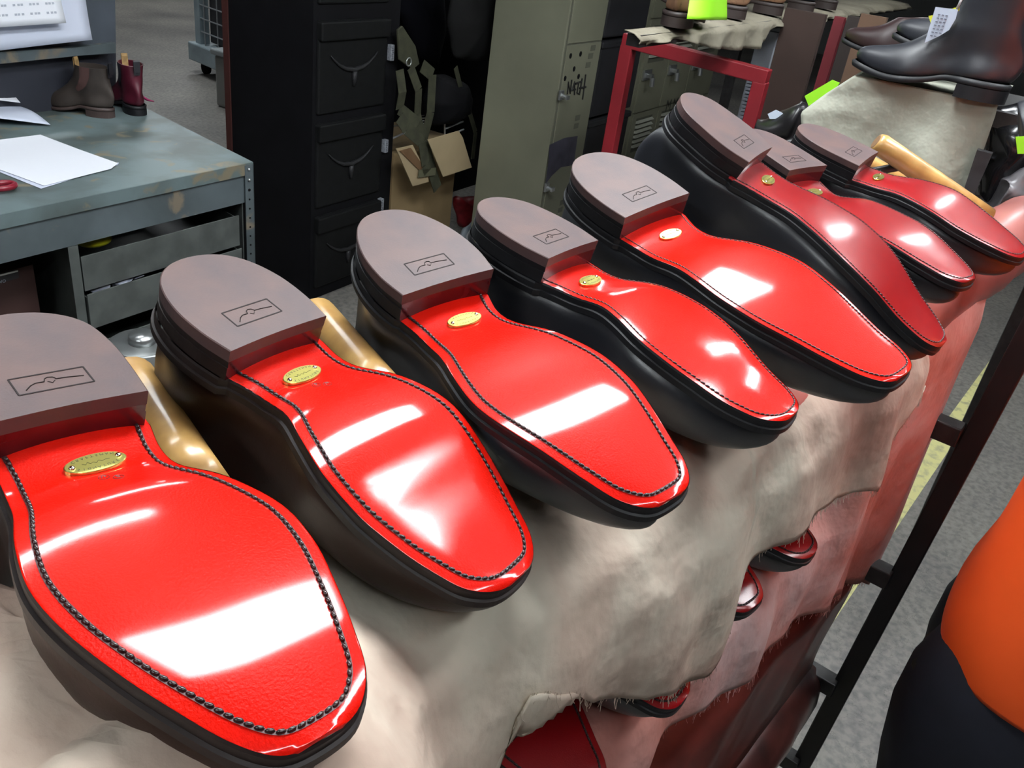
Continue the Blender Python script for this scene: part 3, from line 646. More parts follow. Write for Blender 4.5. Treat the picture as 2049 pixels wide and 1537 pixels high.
# slotted corner legs
def leg(u, v, su, sv):
    g = MB(); bbox(g, u, u + su * .032, v, v + sv * .003, 0, TZ - .005); bbox(g, u, u + su * .003, v, v + sv * .032, 0, TZ - .005)
    o = g.build('leg', m_bench, bn)
    h = MB()
    for k in range(22):
        c = bw(u + su * .018, v - sv * .0005, TZ - .05 - k * .028); n = np.array(bw(0, -1, 0)) - np.array(bw(0, 0, 0))
        h.tube([np.array(c), np.array(c) + _unit(n) * .0008], .0028 if k > 1 else .0045, 8)
    h.build('bolt_holes', m_dark, o)
    return o
leg(0, -.003, 1, 1); leg(0, BD, 1, -1); leg(BL, 0, -1, 1); leg(BL, BD, -1, -1)
sc_ = MB()
for u, z in ((.018, TZ - .018), (.018, TZ - .048)):
    c = np.array(bw(u, -.004, z)); sc_.ball(c, .0045, 8, 6)
sc_.build('screw', m_screw, bn, True)
bbox(MB(), .034, .038, .01, BD - .05, .10, TZ - .10).build('side_panel', m_bench_d, bn)
bbox(MB(), .03, BL, BD - .03, BD - .02, .05, TZ - .01).build('back_panel', m_dark, bn)
# drawer pedestal: two drawers, open gaps above each
def drawer(u0, u1, z0, z1, pull=.0):
    g = MB(); t = .004
    bbox(g, u0, u1, -.0 - pull, t - pull, z0, z1); bbox(g, u0, u0 + t, t - pull, .45 - pull, z0, z1 - .01); bbox(g, u1 - t, u1, t - pull, .45 - pull, z0, z1 - .01)
    bbox(g, u0 + t, u1 - t, t - pull, .45 - pull, z0, z0 + t); bbox(g, u0, u1, .446 - pull, .45 - pull, z0 + t, z1 - .01)
    return g.build('drawer', m_bench_d, bn, bevel=.001)
# pixel heights of the drawers along the right end give real heights on the front plane
def bz(px, py):
    n = np.cross(np.array(bw(1, 0, 0)) - np.array(bw(0, 0, 0)), (0, 0, 1)); v = ray(px, py); p0 = np.array(bw(0, .005, 0))
    t = ((p0 - CAMPOS) @ n) / (v @ n); p = CAMPOS + v * t
    q = rc(p) - A; return float(q @ dF), p[2]
u_r, zt1 = bz(476, 430); _, zb1_ = bz(476, 488); u_l, _z1 = bz(158, 505); _, zt2 = bz(476, 520)
_, zl2 = bz(165, 592)
drawer(u_r, u_l, zb1_ - .004, zt1)
zd = zt1 - zb1_
drawer(u_r, u_l, zl2 - zd - .002, zl2 + .006, .01)
drawer(u_r, u_l, zl2 - zd * 2 - .06, zl2 - zd - .05, .0)
bbox(MB(), u_l + .006, u_l + .012, .0, .5, .1, TZ - .115).build('pedestal_side', m_bench_d, bn)
bbox(MB(), u_l + .004, u_l + .03, -.001, .003, .1, TZ - .115).build('pedestal_side', m_bench_d, bn)
yl = MB(); cc = bw(u_l - .075, .08, zt1 + .001); yl.ball(cc, .035, 16, 10, (1.3, 1, .55)); tag(yl.build('tape_roll', mat('yellow_plastic', (.60, .60, .02), .4), None, True), 'yellow rounded item lying in the top drawer of the workbench', 'tape')
for k, (du, sz) in enumerate(((.045, .030), (.115, .034), (.165, .022))):
    g = MB(); c = np.array(bw(u_l - du, .03, zl2 + .004)); random.seed(k)
    V = []; g.ball(c, sz, 9, 6, (1.1, .7, .5)); g.v = [tuple(np.array(v) + np.array([random.uniform(-1, 1) for _ in range(3)]) * .006) for v in g.v]
    tag(g.build('crumpled_paper', m_paper2), ('crumpled pale paper at the left corner of the second bench drawer', 'crumpled pale paper in the middle of the second bench drawer', 'small crumpled pale scrap farthest right in the second bench drawer')[k], 'paper', 'scraps in the second drawer')
random.seed(11)
# dark carton with a label under the bench
g = MB(); p0 = rc(at_ry(60, 600, A[1] + .12)); ub = float((p0 - A) @ dF)
ct = empty('carton', bw(ub + .15, .3, 0), 'dark brown carton with a label slot, under the left of the workbench', 'box')
bbox(MB(), ub, ub + .34, .12, .50, .0, .66).build('box', mat('dark_brown_card', (.040, .016, .013), .7), ct)
def bpx(px, py, v): # point on bench plane at depth v
    n = np.cross(np.array(bw(1, 0, 0)) - np.array(bw(0, 0, 0)), (0, 0, 1)); r_ = ray(px, py); p0 = np.array(bw(0, v, 0)); return CAMPOS + r_ * (((p0 - CAMPOS) @ n) / (r_ @ n))
nb_ = _unit(np.array(bw(0, -1, 0)) - np.array(bw(0, 0, 0)))
MB().slab([bpx(-20, 555, .118), bpx(36, 541, .118), bpx(38, 556, .118), bpx(-20, 572, .118)], nb_ * .001).build('label', mat('black_label', (.02, .02, .022), .5), ct)
MB().slab([bpx(-20, 553, .118), bpx(35, 540, .118), bpx(35, 543, .118), bpx(-20, 557, .118)], nb_ * .003).build('label_edge', m_screw, ct)
V0, F0 = text_data('VO', .011); Mt = frame_on(bpx(6, 566, .1155), np.array(bw(-1, 0, 0)) - np.array(bw(0, 0, 0)), (0, 0, 1))
mk('lettering', V0, F0, m_print, ct, M=Mt)
# upstand with shelf rail behind the bench top and pinned papers
UY = bench(.25, BD - .08, 0)[1]
up = empty('notice_board', at_ry(60, 60, UY), 'blue grey steel upstand on the back of the workbench, carrying papers', 'board')
pxslab('board', [(-80, -120), (228, -120), (232, 88), (150, 98), (0, 103), (-80, 112)], Y_(UY), OY * .02, mat('slate_board', (.062, .075, .095), .6, noise_amt=.25, noise_scale=8), up)
pxslab('rail', [(-80, 112), (0, 104), (150, 95), (232, 86), (232, 106), (150, 112), (0, 128), (-80, 138)], Y_(UY - .02), OY * .02, m_bench, up)
pxslab('recess_shade_panel', [(-80, 136), (0, 128), (232, 104), (232, 190), (120, 226), (0, 252), (-80, 262)], Y_(UY + .03), OY * .01, m_recess_shade, up)  # dark navy stands in for the shade under the rail
def curl(name, pts, Y, m, label, bulge=.02, text=False, group=None):
    """sheet of paper given by its four corners (tl, tr, br, bl) on a room plane, bellied out"""
    P = [at_ry(*p, Y) for p in pts]; V = []; n = 13
    for i in range(n):
        for j in range(n):
            a, b = i / (n - 1), j / (n - 1)
            p = (P[0] * (1 - b) + P[1] * b) * (1 - a) + (P[3] * (1 - b) + P[2] * b) * a
            V.append(p - EY * bulge * (a ** 2) * (.4 + .6 * b ** 2))
    o = mk(name, V, grid_faces(n, n), m, None, True); s = o.modifiers.new('s', 'SOLIDIFY'); s.thickness = .0006
    tag(o, label, 'paper', group)
    if text:
        g = MB(); random.seed(5)
        for r_ in range(7):
            for c_ in range(6):
                a, b = .12 + r_ * .12, .05 + c_ * .155
                for w_ in range(3):
                    bb = b + w_ * .035 + random.uniform(0, .01); q = []
                    for (aa, b2) in ((a, bb), (a, bb + .024), (a + .028, bb + .024), (a + .028, bb)):
                        p = (P[0] * (1 - b2) + P[1] * b2) * (1 - aa) + (P[3] * (1 - b2) + P[2] * b2) * aa
                        q.append(p - EY * (bulge * (aa ** 2) * (.4 + .6 * b2 ** 2) + .0012))
                    g.add(q, [(0, 1, 2, 3)])
        g.build('print', m_print, o, fix=False)
    return o
curl('paper_sheet', [(-90, -110), (160, -110), (172, 76), (-90, 110)], UY - .024, m_paper2, 'large pale sheet curling off the grey upstand at the top left corner', .03)
curl('paper_sheet', [(-90, -110), (100, -110), (126, 44), (-90, 60)], UY - .060, m_paper, 'smaller printed sheet hanging in front of the large pale sheet', .015, True)
# loose papers lying on the bench
def flat(name, pts, z, m, label, lift=0.0, th=.0008):
    P = [at_h(*p, z) for p in pts]; n = len(P)
    V = [tuple(p) for p in P]
    g = MB().slab([np.array(p) + (0, 0, lift * (i in (1,))) for i, p in enumerate(P)], (0, 0, th)); return tag(g.build(name, m), label, 'paper')
flat('paper_sheet', [(-60, 318), (0, 345), (82, 378), (236, 330), (238, 326), (40, 320)], TZ + .001, m_paper2, 'lower bluish sheet of the pile on the front of the workbench')
flat('paper_sheet', [(-60, 285), (0, 280), (81, 270), (160, 300), (236, 327), (222, 338), (88, 372), (0, 340), (-60, 315)], TZ + .003, m_paper, 'bright white sheet on top of the pile on the workbench')
def lifted(pts, zs, m, label):
    P = [at_h(*p, z) for p, z in zip(pts, zs)]; V = []; n = 9
    for i in range(n):
        for j in range(n):
            a, b = i / (n - 1), j / (n - 1); V.append((P[0] * (1 - b) + P[1] * b) * (1 - a) + (P[3] * (1 - b) + P[2] * b) * a + np.array([0, 0, .01 * math.sin(math.pi * a) * b]))
    o = mk('paper_sheet', V, grid_faces(n, n), m, None, True); s = o.modifiers.new('s', 'SOLIDIFY'); s.thickness = .0006; return tag(o, label, 'paper')
lifted([(-40, 200), (35, 212), (101, 250), (-40, 232)], [TZ + .03, TZ + .02, TZ + .004, TZ + .03], m_paper2, 'pale sheet lifting at the left rear of the workbench, lower of two')
lifted([(-40, 160), (0, 174), (41, 206), (-40, 196)], [TZ + .06, TZ + .055, TZ + .04, TZ + .06], m_paper, 'white sheet corner at the left rear of the workbench, upper of two')
g = MB(); cpt = at_h(4, 372, TZ + .012)
ring_ = [tuple(cpt + EX * .028 * math.cos(t) + EY * .020 * math.sin(t)) for t in np.linspace(0, 2 * math.pi, 24)]
g.tube(ring_, .007, 10, False); tag(g.build('cutter_handle', mat('crimson_plastic', (.20, .008, .02), .35), None, True), 'crimson looped handle at the left edge of the workbench', 'tool')

# ------------------------------------------------------------------ standing boots
def stand_boot(origin, toe_dir, kind, label, group=None, size=1.0, sole_h=.0, shaft=.155, tabs=True, lean=0.0, gore=None, upm=None, edge=None, liftm=None):
    """upright ankle boot; origin is the back of the heel on the surface"""
    d = dict(BOOT_FITS[2]); zx = _unit(np.array([toe_dir[0], toe_dir[1], 0.0])); ydir = np.cross(zx, (0, 0, -1.0))
    R = np.stack([zx, ydir, (0, 0, -1.0)], 1) * size
    d = dict(d); d['zz'] = [-.022, -.020, -.010, -.004, -.002, -.006, -.014]
    so = Sole(d); M = Matrix([[*R[0], origin[0]], [*R[1], origin[1]], [*R[2], origin[2]], [0, 0, 0, 1]])
    root = empty('boot', tuple(origin), label, 'boot', group)
    ring = np.vstack([so.front, so.heel[1:-1]]); lay = [(-.001, -.001), (0, -.003), (.001, -.009), (-.004, -.0125)]
    V = []; nr = len(ring)
    for off, dz in lay:
        for (x, y) in inset(np.vstack([ring, ring[:1]]), -off)[:-1]: V.append((x, y, (so.z(x) if x > so.hb else -so.hh) + dz))
    Fc = grid_faces(len(lay), nr, True); Fc.append(tuple(range(nr - 1, -1, -1)))
    mk('outsole', V, Fc, edge or m_edge_k, root, True, M)
    h = so.heel; V = [(x, y, 0) for x, y in h] + [(x, y, -so.hh - .001) for x, y in h]; n = len(h)
    mk('heel', V, grid_faces(2, n, True) + [tuple(range(n))], liftm or edge or m_edge_k, root, False, M)
    V, Fc, ds = upper_mesh(so, shaft)
    V = [(x + lean * max(0, -z - .05), y, z) for x, y, z in V]
    u = mk('leather_upper', V, Fc, upm or m_black, root, True, M); sb = u.modifiers.new('sub', 'SUBSURF'); sb.levels = sb.render_levels = 1
    s_ = u.modifiers.new('solid', 'SOLIDIFY'); s_.thickness = .0022; s_.offset = -1
    if gore:
        for sy in (-1, 1):
            # elastic gusset: follows the shaft surface
            V2 = []; rows = 12; cols = 7; zt = -so.hh - .0125 - shaft
            for i in range(rows):
                q = i / (rows - 1); z = zt * (1 - q) + (-so.hh - .06) * q; dd = -z - so.hh - .0125
                xf = np.interp(dd, [.05, .072, .100, .135, .21], [L_ for L_ in (so.L * .72, so.L * .57, so.L * .475, so.L * .44, so.L * .43)]); xb = .004
                c0 = (xf + xb) / 2 + .004 + lean * max(0, -z - .05); hw = .020 * (1 - q * .25) * math.sqrt(max(0.05, 1 - max(0, (q - .8) / .2) ** 2))
                for j in range(cols):
                    x = c0 + hw * (2 * j / (cols - 1) - 1); uu = min(1, abs(x - lean * max(0, -z - .05) - (xf + xb) / 2) / ((xf - xb) / 2))
                    y = .036 * (1 + .25 * smoothstep(.08, .2, dd)) * (1 - uu ** 2) ** .45
                    fw = np.interp(dd, [0, .03, .08], [1, 1, 0]); y = y * (1 - fw) + so.half(min(max(x, .012), so.L - .01), sy) * .83 * fw
                    V2.append((x, sy * (y + .0016), z))
            mk('elastic_panel', V2, grid_faces(rows, cols), gore, root, True, M)
    if tabs:
        zt = -so.hh - .0125 - shaft
        for xx in (.000, so.L * .43 - .002):
            g = MB(); x = xx + lean * (-zt - .05); bend = -1 if xx < .05 else 1
            pr = [(0, .03), (.001, -.012), (.004, -.022), (.007, -.018), (.006, .02)]
            for i in range(len(pr) - 1):
                (a1, b1), (a2, b2) = pr[i], pr[i + 1]
                g.hexa([(x + bend * a1, -.011, zt + b1), (x + bend * a1, .011, zt + b1), (x + bend * (a1 + .0012), .011, zt + b1), (x + bend * (a1 + .0012), -.011, zt + b1), (x + bend * a2, -.011, zt + b2), (x + bend * a2, .011, zt + b2), (x + bend * (a2 + .0012), .011, zt + b2), (x + bend * (a2 + .0012), -.011, zt + b2)])
            g.build('pull_tab', m_hole_tan if xx > .05 else m_black, root, M=M)
    return root, so, M
m_hole_tan = mat('tan_pull_tab', (.42, .26, .10), .7, noise_amt=.4, noise_scale=60)
m_umber = mat('dull_umber_leather', (.045, .034, .028), .55, noise_amt=.3, noise_scale=20)
m_burg = mat('burgundy_leather', (.085, .010, .022), .35, coat=.2)
m_soleb = mat('umber_sole', (.055, .036, .032), .5)
hp = at_h(232, 238, TZ + .001); tp = at_h(100, 214, TZ + .001); dd_ = _unit(tp - hp)
stand_boot(at_h(228, 236, TZ), dd_, 'umber', 'dull brown elastic sided boot standing on the back of the workbench, toe to the left', 'boots standing on the workbench', size=.86, shaft=.135, gore=mat('red_brown_elastic', (.085, .040, .035), .8), upm=m_umber, edge=m_soleb)
hb_ = at_h(281, 233, TZ)
stand_boot(hb_, _unit(dd_ * .35 + np.array([.45, .85, 0]) * .9), 'burg', 'burgundy boot standing behind the dull brown boot on the workbench', 'boots standing on the workbench', size=.86, shaft=.140, gore=m_black, upm=m_burg)

# ------------------------------------------------------------------ floor things at top left
m_pale = mat('pale_blue_paint', (.30, .37, .40), .5, noise_amt=.3, noise_scale=6)
m_wire = mat('grey_wire', (.38, .40, .42), .4, metal=.6)
k0 = rc(at_h(377, 118, .10)); tr = empty('mesh_trolley', RF(k0[0] + .5, k0[1], 0), 'pale blue steel trolley with wire mesh sides, far left on the concrete floor', 'trolley')
bx0, by0 = k0[0], k0[1]
k1 = rc(at_h(457, 152, .10))
dT = (k1 - k0); dT[2] = 0; dT = dT / np.linalg.norm(dT); nT = np.array([-dT[1], dT[0], 0]);
if nT @ np.array([1, 1, 0]) < 0: nT = -nT
def tw(u, v, z): return RF(*(k0 + dT * u + nT * v + np.array([0, 0, z - .10])))
MB().box(0, 1.5, 0, .9, .10, .24, tw).build('base', m_pale, tr, bevel=.01)
MB().box(.06, .14, .04, .12, .24, 1.5, tw).build('post', m_pale, tr)
MB().box(1.38, 1.46, .04, .12, .24, 1.5, tw).build('post', m_pale, tr)
g = MB()
for i in range(12): g.tube([tw(.14, .05, .34 + i * .10), tw(1.40, .05, .34 + i * .10)], .006, 5)
for i in range(7): g.tube([tw(.2 + i * .2, .05, .24), tw(.2 + i * .2, .05, 1.5)], .006, 5)
g.build('mesh_side', m_wire, tr)
MB().box(.16, 1.36, .12, .8, .26, 1.45, tw).build('load', mat('dark_load', (.03, .03, .035), .8), tr)
for u in (.1, 1.4):
    for v in (.1, .8): MB().tube([tw(u, v - .02, .05), tw(u, v + .02, .05)], .05, 16).build('wheel', m_dark, tr, True)
tb = rc(at_h(432, 212, 0)); tub = empty('plastic_tub', RF(tb[0], tb[1], 0), 'small translucent grey plastic tub on the floor below the mesh trolley', 'tub')
MB().box(tb[0], tb[0] + .25, tb[1] - .40, tb[1], 0.002, .36, RF).build('body', mat('cloudy_plastic', (.22, .22, .21), .35), tub, bevel=.02)
MB().box(tb[0] - .02, tb[0] + .27, tb[1] - .42, tb[1] + .02, .36, .40, RF).build('lid', mat('pale_lid', (.32, .35, .36), .4), tub, bevel=.01)
g = MB(); m_scrap = mat('magenta_ribbon', (.25, .015, .08), .5)
P = [at_h(282, 192, TZ + .02), at_h(296, 200, TZ + .012), at_h(308, 203, TZ + .01)]
g.tube(P, [.006, .004, .002], 8); tag(g.build('ribbon', m_scrap, None, True), 'small magenta ribbon behind the burgundy boot on the workbench', 'ribbon')

# ------------------------------------------------------------------ black cabinet with embossed drawers
m_cab = mat('black_cabinet_cloth', (.0045, .0045, .006), .7, spec=.2, noise_amt=.3, noise_scale=12)
m_cabf = mat('black_drawer_front', (.006, .0065, .007), .6, spec=.25, noise_amt=.3, noise_scale=30)
m_emb = mat('embossed_black', (.022, .022, .024), .45, spec=.3)
m_label = mat('dull_white_label', (.34, .36, .40), .6, noise_amt=.4, noise_scale=120)
m_redbrown = mat('red_brown_edge', (.060, .016, .013), .6)
CY_ = 2.334; xl, xr = 2.485, 2.955
cb = empty('storage_cabinet', RF(2.72, 2.55, 0), 'tall black cabinet of drawers embossed with longhorn emblems, behind the boots', 'cabinet')
MB().box(xl, xr + .03, CY_ + .02, 2.80, 0.0, 2.0, RF).build('body', m_cab, cb)
MB().box(xl - .006, xl + .01, 2.795, 2.825, 0, 2.0, RF).build('edge_post', m_redbrown, cb)
zs = []
for (pa, pb) in (((628, 437), 0),): pass
zA = float(rc(at_ry(628, 437, CY_))[2]); zB = float(rc(at_ry(638, 248, CY_))[2]); zC = float(rc(at_ry(640, 40, CY_))[2]); pit = (zB - zA)
tops = [zA, zB, zC, zC + pit + .02, zC + 2 * pit]
LH = longhorn()
for i, zt in enumerate(tops):
    hgt = pit - .03 if i else zA - .05
    dr = MB().box(xl + .018, xr - .055, CY_ - .004 + .012, CY_ + .03, zt - hgt, zt - .006, RF).build('drawer', m_cabf, cb, bevel=.008)
    # overlapping lip along the top
    MB().box(xl + .018, xr - .055, CY_ - .008, CY_ + .02, zt - .075, zt - .008, RF).build('drawer_flap', m_cabf, dr, bevel=.006)
    cx_, cz_ = (xl + xr) / 2 - .02, zt - .175
    pts = [RF(cx_ + a * .135, CY_ + .004, cz_ + b * .040 + .035 * abs(a) ** 1.6) for a, b in [(-1, .25), (-.85, .0), (-.6, -.25), (-.35, -.35), (-.15, -.30), (0, -.38), (.15, -.30), (.35, -.35), (.6, -.25), (.85, .0), (1, .25)]]
    g = MB(); g.tube(pts, [.002, .004, .006, .008, .009, .010, .009, .008, .006, .004, .002], 8)
    g.tube([RF(cx_, CY_ + .004, cz_ - .02), RF(cx_, CY_ + .004, cz_ - .05), RF(cx_, CY_ + .004, cz_ - .075)], [.012, .010, .006], 8)
    g.build('longhorn_emblem', m_emb, dr, True)
for k, (px, py, hh_) in enumerate(((786, 106, .062), (774, 293, .055), (765, 410, .055))):
    p = rc(at_ry(px, py, CY_)); MB().box(p[0] - .011, p[0] + .011, CY_ - .0, CY_ + .021, p[2] - hh_ / 2, p[2] + hh_ / 2, RF).build('white_label', m_label, cb, bevel=.002)
    q = MB()
    for r_ in range(6): q.box(p[0] - .006 + .002 * (r_ % 2), p[0] + .006 - .002 * (r_ % 3), CY_ - .0006, CY_, p[2] - hh_ / 2 + .006 + r_ * .008, p[2] - hh_ / 2 + .010 + r_ * .008, RF)
    q.build('label_print', mat('label_print', (.10, .11, .13), .6), cb)

# ------------------------------------------------------------------ webbing, bag, coat, basket and carton between cabinet and locker
m_olive = mat('olive_webbing', (.050, .052, .028), .8, noise_amt=.4, noise_scale=25)
m_bag = mat('black_nylon', (.005, .005, .006), .8, spec=.15)
m_coat = mat('charcoal_cloth', (.013, .013, .013), .9, spec=.1, noise_amt=.3, noise_scale=8)
GY = 2.30
def ribbon(pts, w, m, name, parent, Y=GY, th=.0025):
    g = MB(); P = [at_ry(px, py, Y + dy) for px, py, dy in pts]
    for a, b in zip(P[:-1], P[1:]):
        t = _unit(b - a); s_ = _unit(np.cross(t, EY)) * w / 2
        g.hexa([a - s_, a + s_, a + s_ + EY * th, a - s_ + EY * th, b - s_, b + s_, b + s_ + EY * th, b - s_ + EY * th])
    return g.build(name, m, parent)
bag = empty('webbing_harness', at_ry(830, 200, GY), 'olive webbing harness with straps and a metal ring hanging beside the black cabinet', 'harness')
pxslab('flap', [(797, 60), (806, 52), (832, 92), (840, 128), (826, 140), (800, 120)], Y_(GY), OY * .012, m_olive, bag, .003)
ribbon([(822, 135, 0), (838, 180, -.01), (836, 230, 0), (842, 262, 0), (846, 300, 0)], .045, m_olive, 'strap', bag)
ribbon([(800, 140, 0), (806, 185, -.015), (800, 218, 0), (838, 248, -.02), (850, 275, -.02)], .05, m_olive, 'strap', bag, GY - .01)
ribbon([(845, 132, 0), (866, 150, 0), (862, 225, -.01), (846, 290, 0)], .055, m_olive, 'strap', bag, GY + .01)
ribbon([(800, 235, 0), (815, 258, -.01), (846, 285, -.02), (852, 330, -.03), (856, 345, -.03)], .055, m_olive, 'strap', bag, GY - .03)
ribbon([(850, 290, 0), (862, 330, 0), (876, 378, 0)], .060, m_olive, 'strap', bag, GY - .05)
ribbon([(838, 348, 0), (872, 343, 0)], .035, mat('olive_buckle', (.10, .10, .06), .5), 'buckle', bag, GY - .06)
ribbon([(912, 135, 0), (922, 175, 0), (940, 225, 0), (952, 265, 0), (946, 318, 0)], .028, m_olive, 'strap', bag, GY + .02)
c_ = at_ry(818, 124, GY - .012); MB().tube([c_ + EX * .016 * math.cos(t) + np.array([0, 0, .016 * math.sin(t)]) for t in np.linspace(0, 2 * math.pi, 20)], .0028, 8, False).build('ring', m_screw, bag, True)
def dens(P, k=5):
    return [P[i] + (P[(i + 1) % len(P)] - P[i]) * (j / k) for i in range(len(P)) for j in range(k)]
def blob(name, pts, Y, depth, m, label, cat, zc=None, amp=.01):
    """soft body: outline on a room plane, rounded front and back"""
    P = dens([at_ry(*p, Y) for p in pts]); c = sum(P) / len(P); V = []; n = len(P); L_ = [(1, 0), (.97, .35), (.80, .75), (.5, .95), (.15, 1)]
    for f, d_ in L_: V += [c + (p - c) * f - EY * depth * d_ for p in P]
    V += [c - EY * depth]; k = len(V); Fc = grid_faces(len(L_), n, True) + [(4 * n + j, 4 * n + (j + 1) % n, 5 * n) for j in range(n)]
    V += [p + EY * .02 for p in P]; Fc += [(j, (j + 1) % n, k + (j + 1) % n, k + j) for j in range(n)] + [tuple(k + j for j in range(n))]
    V = [np.array(v) + np.array([ns(*v, 12), ns(*v, 15), ns(*v, 13)]) * amp for v in V]
    g = MB(); g.add(V, Fc); o = g.build(name, m, None, True); s_ = o.modifiers.new('sub', 'SUBSURF'); s_.levels = s_.render_levels = 1
    return tag(o, label, cat)
blob('backpack', [(862, 150), (890, 148), (916, 160), (924, 190), (920, 228), (890, 245), (856, 250), (846, 200)], 2.42, .12, m_bag, 'black nylon bag behind the olive webbing, left of the locker', 'bag')
blob('coat', [(905, -60), (1000, -60), (1004, 20), (990, 70), (985, 124), (950, 122), (906, 118), (898, 60), (900, 0)], 2.30, .07, m_coat, 'charcoal coat hanging against the side of the olive locker', 'coat')
blob('dark_jacket', [(795, -60), (880, -60), (888, 60), (872, 130), (838, 120), (812, 60), (796, 20)], 2.62, .06, mat('blue_black_cloth', (.005, .005, .008), .9, spec=.1), 'blue black garment hanging in the dark behind the olive webbing', 'jacket')
bk = empty('wire_basket', at_ry(850, 250, 2.45), 'white wire basket glimpsed behind the olive webbing', 'basket')
m_wh = mat('white_coated_wire', (.55, .57, .58), .35)
g = MB()
def bwx(px, py, Y): return at_ry(px, py, Y)
g.tube([bwx(785, 277, 2.40), bwx(845, 250, 2.40), bwx(925, 217, 2.40)], .0045, 6); g.build('rim', m_wh, bk, True)
g = MB(); g.tube([bwx(893, 214, 2.60), bwx(919, 202, 2.60)], .004, 6); g.tube([bwx(919, 202, 2.60), bwx(925, 217, 2.40)], .004, 6)
g.tube([bwx(890, 232, 2.40), bwx(890, 270, 2.40)], .0045, 6); g.tube([bwx(890, 258, 2.40), bwx(927, 243, 2.40)], .004, 6); g.tube([bwx(905, 268, 2.40), bwx(928, 259, 2.40)], .004, 6)
for i in range(5):
    a = bwx(850 + i * 17, 247 - i * 7, 2.40); g.tube([a, a + EY * .2 + np.array([0, 0, -.06])], .003, 5)
g.build('wires', m_wh, bk, True)
# cardboard box with open flaps
m_card = mat('cardboard', (.28, .195, .095), .8, noise_amt=.15, noise_scale=6)
m_card2 = mat('pale_cardboard', (.40, .31, .18), .8, noise_amt=.1, noise_scale=6)
cbx = empty('cardboard_box', at_ry(845, 420, 2.30), 'open cardboard box with folded down flaps beside the black cabinet', 'box')
c0 = rc(at_ry(783, 400, 2.36)); c1_ = rc(at_ry(905, 400, 2.36)); zt_ = float(rc(at_ry(800, 300, 2.36))[2])
MB().box(c0[0], c1_[0], 2.36, 2.72, 0, zt_ - .01, RF).build('box', m_card, cbx, bevel=.002)
pxslab('flap', [(793, 298), (826, 290), (856, 352), (858, 364), (826, 373)], Y_(2.25), OY * .004, m_card2, cbx)
pxslab('flap', [(856, 280), (918, 262), (926, 275), (944, 335), (887, 354)], Y_(2.22), OY * .004, m_card2, cbx)
pxslab('packing_tape', [(800, 302), (822, 296), (846, 330), (850, 352)], Y_(2.245), OY * .003, mat('brown_tape', (.16, .09, .045), .4), cbx)
blob('red_bag', [(905, 395), (940, 390), (985, 388), (985, 425), (970, 450), (940, 462), (915, 455)], 2.42, .06, mat('red_plastic_bag', (.22, .012, .018), .4, noise_amt=.5, noise_scale=30), 'crumpled red plastic bag on the floor between cardboard box and locker', 'bag', amp=.03)
blob('rag', [(925, 452), (955, 440), (968, 470), (950, 500), (930, 498), (918, 475)], 2.26, .05, mat('pale_blue_cloth', (.20, .23, .26), .8), 'pale blue rag on the floor in front of the red bag', 'rag', amp=.03)

tag(MB().box(2.99, 4.6, 2.86, 2.90, 0, 2.3, RF).build('dark_backdrop', m_dark), 'black partition added for the darkness behind the hanging gear, cabinet to locker', 'backdrop')  # dark sheet added as backdrop for the darkness behind the gear
# ------------------------------------------------------------------ lockers
m_lock = mat('olive_grey_enamel', (.205, .205, .145), .42, noise_amt=.22, noise_scale=2.5)
m_lockd = mat('scuffed_enamel', (.115, .112, .12), .5, noise_amt=.3, noise_scale=30)
m_vent = mat('vent_shadow', (.10, .10, .075), .6)
m_mark = mat('black_marker', (.012, .012, .012), .5)
LY = 1.80
def col_x(px, py, Y): return float(rc(at_ry(px, py, Y))[0])
def hz(px, py, Y): return float(rc(at_ry(px, py, Y))[2])
lx0 = col_x(1112, 239, LY); lx1 = col_x(1177, 239, LY)
lk = empty('locker', RF(lx0 + .15, LY + .25, 0), 'single olive grey steel locker with a hand written name and punched holes', 'locker')
MB().box(lx0 - .012, lx1 + .012, LY + .006, LY + .37, 0, 1.82, RF).build('body', m_lock, lk, bevel=.002)
zsp = hz(1167, 86, LY); doors = []
for nm_, z0, z1 in (('lower', .08, zsp - .004), ('upper', zsp + .004, 1.79)):
    dr = MB().box(lx0 + .004, lx1 - .004, LY - .004, LY + .008, z0, z1, RF).build('door', m_lock, lk, bevel=.0015); doors.append(dr)
MB().box(lx0, lx1, LY + .0, LY + .007, 0, 1.8, RF).build('door_gap', m_vent, lk)
hol = MB()
for px, py in ((1142, 112), (1162, 108), (1149, 138), (1131, 157), (1158, 153)):
    p = at_ry(px, py, LY - .005); hol.tube([p, p + EY * .003], .0115, 12)
hol.build('punched_holes', m_dark, doors[0])
ven = MB()
for px, py in ((1187, 96), (1182, 112), (1177, 130), (1156, 236), (1153, 252), (1125, 405), (1121, 420)):
    p = rc(at_ry(px, py, LY - .005)); ven.box(p[0] - .022, p[0] + .022, LY - .0052, LY - .004, p[2] - .012, p[2] + .012, RF)
ven.build('vent_patches', m_vent, doors[0])
def latch(px, py, Y, parent, s=1.0):
    p = rc(at_ry(px, py, Y)); g = MB()
    g.box(p[0] - .016 * s, p[0] + .016 * s, Y - .010, Y, p[2] - .020 * s, p[2] + .020 * s, RF); g.tube([RF(p[0], Y - .010, p[2]), RF(p[0], Y - .032, p[2] - .004)], .009 * s, 10)
    g.box(p[0] - .006 * s, p[0] + .022 * s, Y - .038, Y - .028, p[2] - .014, p[2] + .004, RF)
    return g.build('latch', m_screw, parent, bevel=.001)
latch(1121, 190, LY - .004, doors[0]); latch(1092, 374, LY - .004, doors[0])
V0, F0 = text_data('I', .01); p = at_ry(1153, 187, LY - .0048)
Mt = frame_on(p, EX + np.array([0, 0, .10]), (0, 0, 1)) @ Matrix.Rotation(math.radians(0), 4, 'Z')
g = MB()
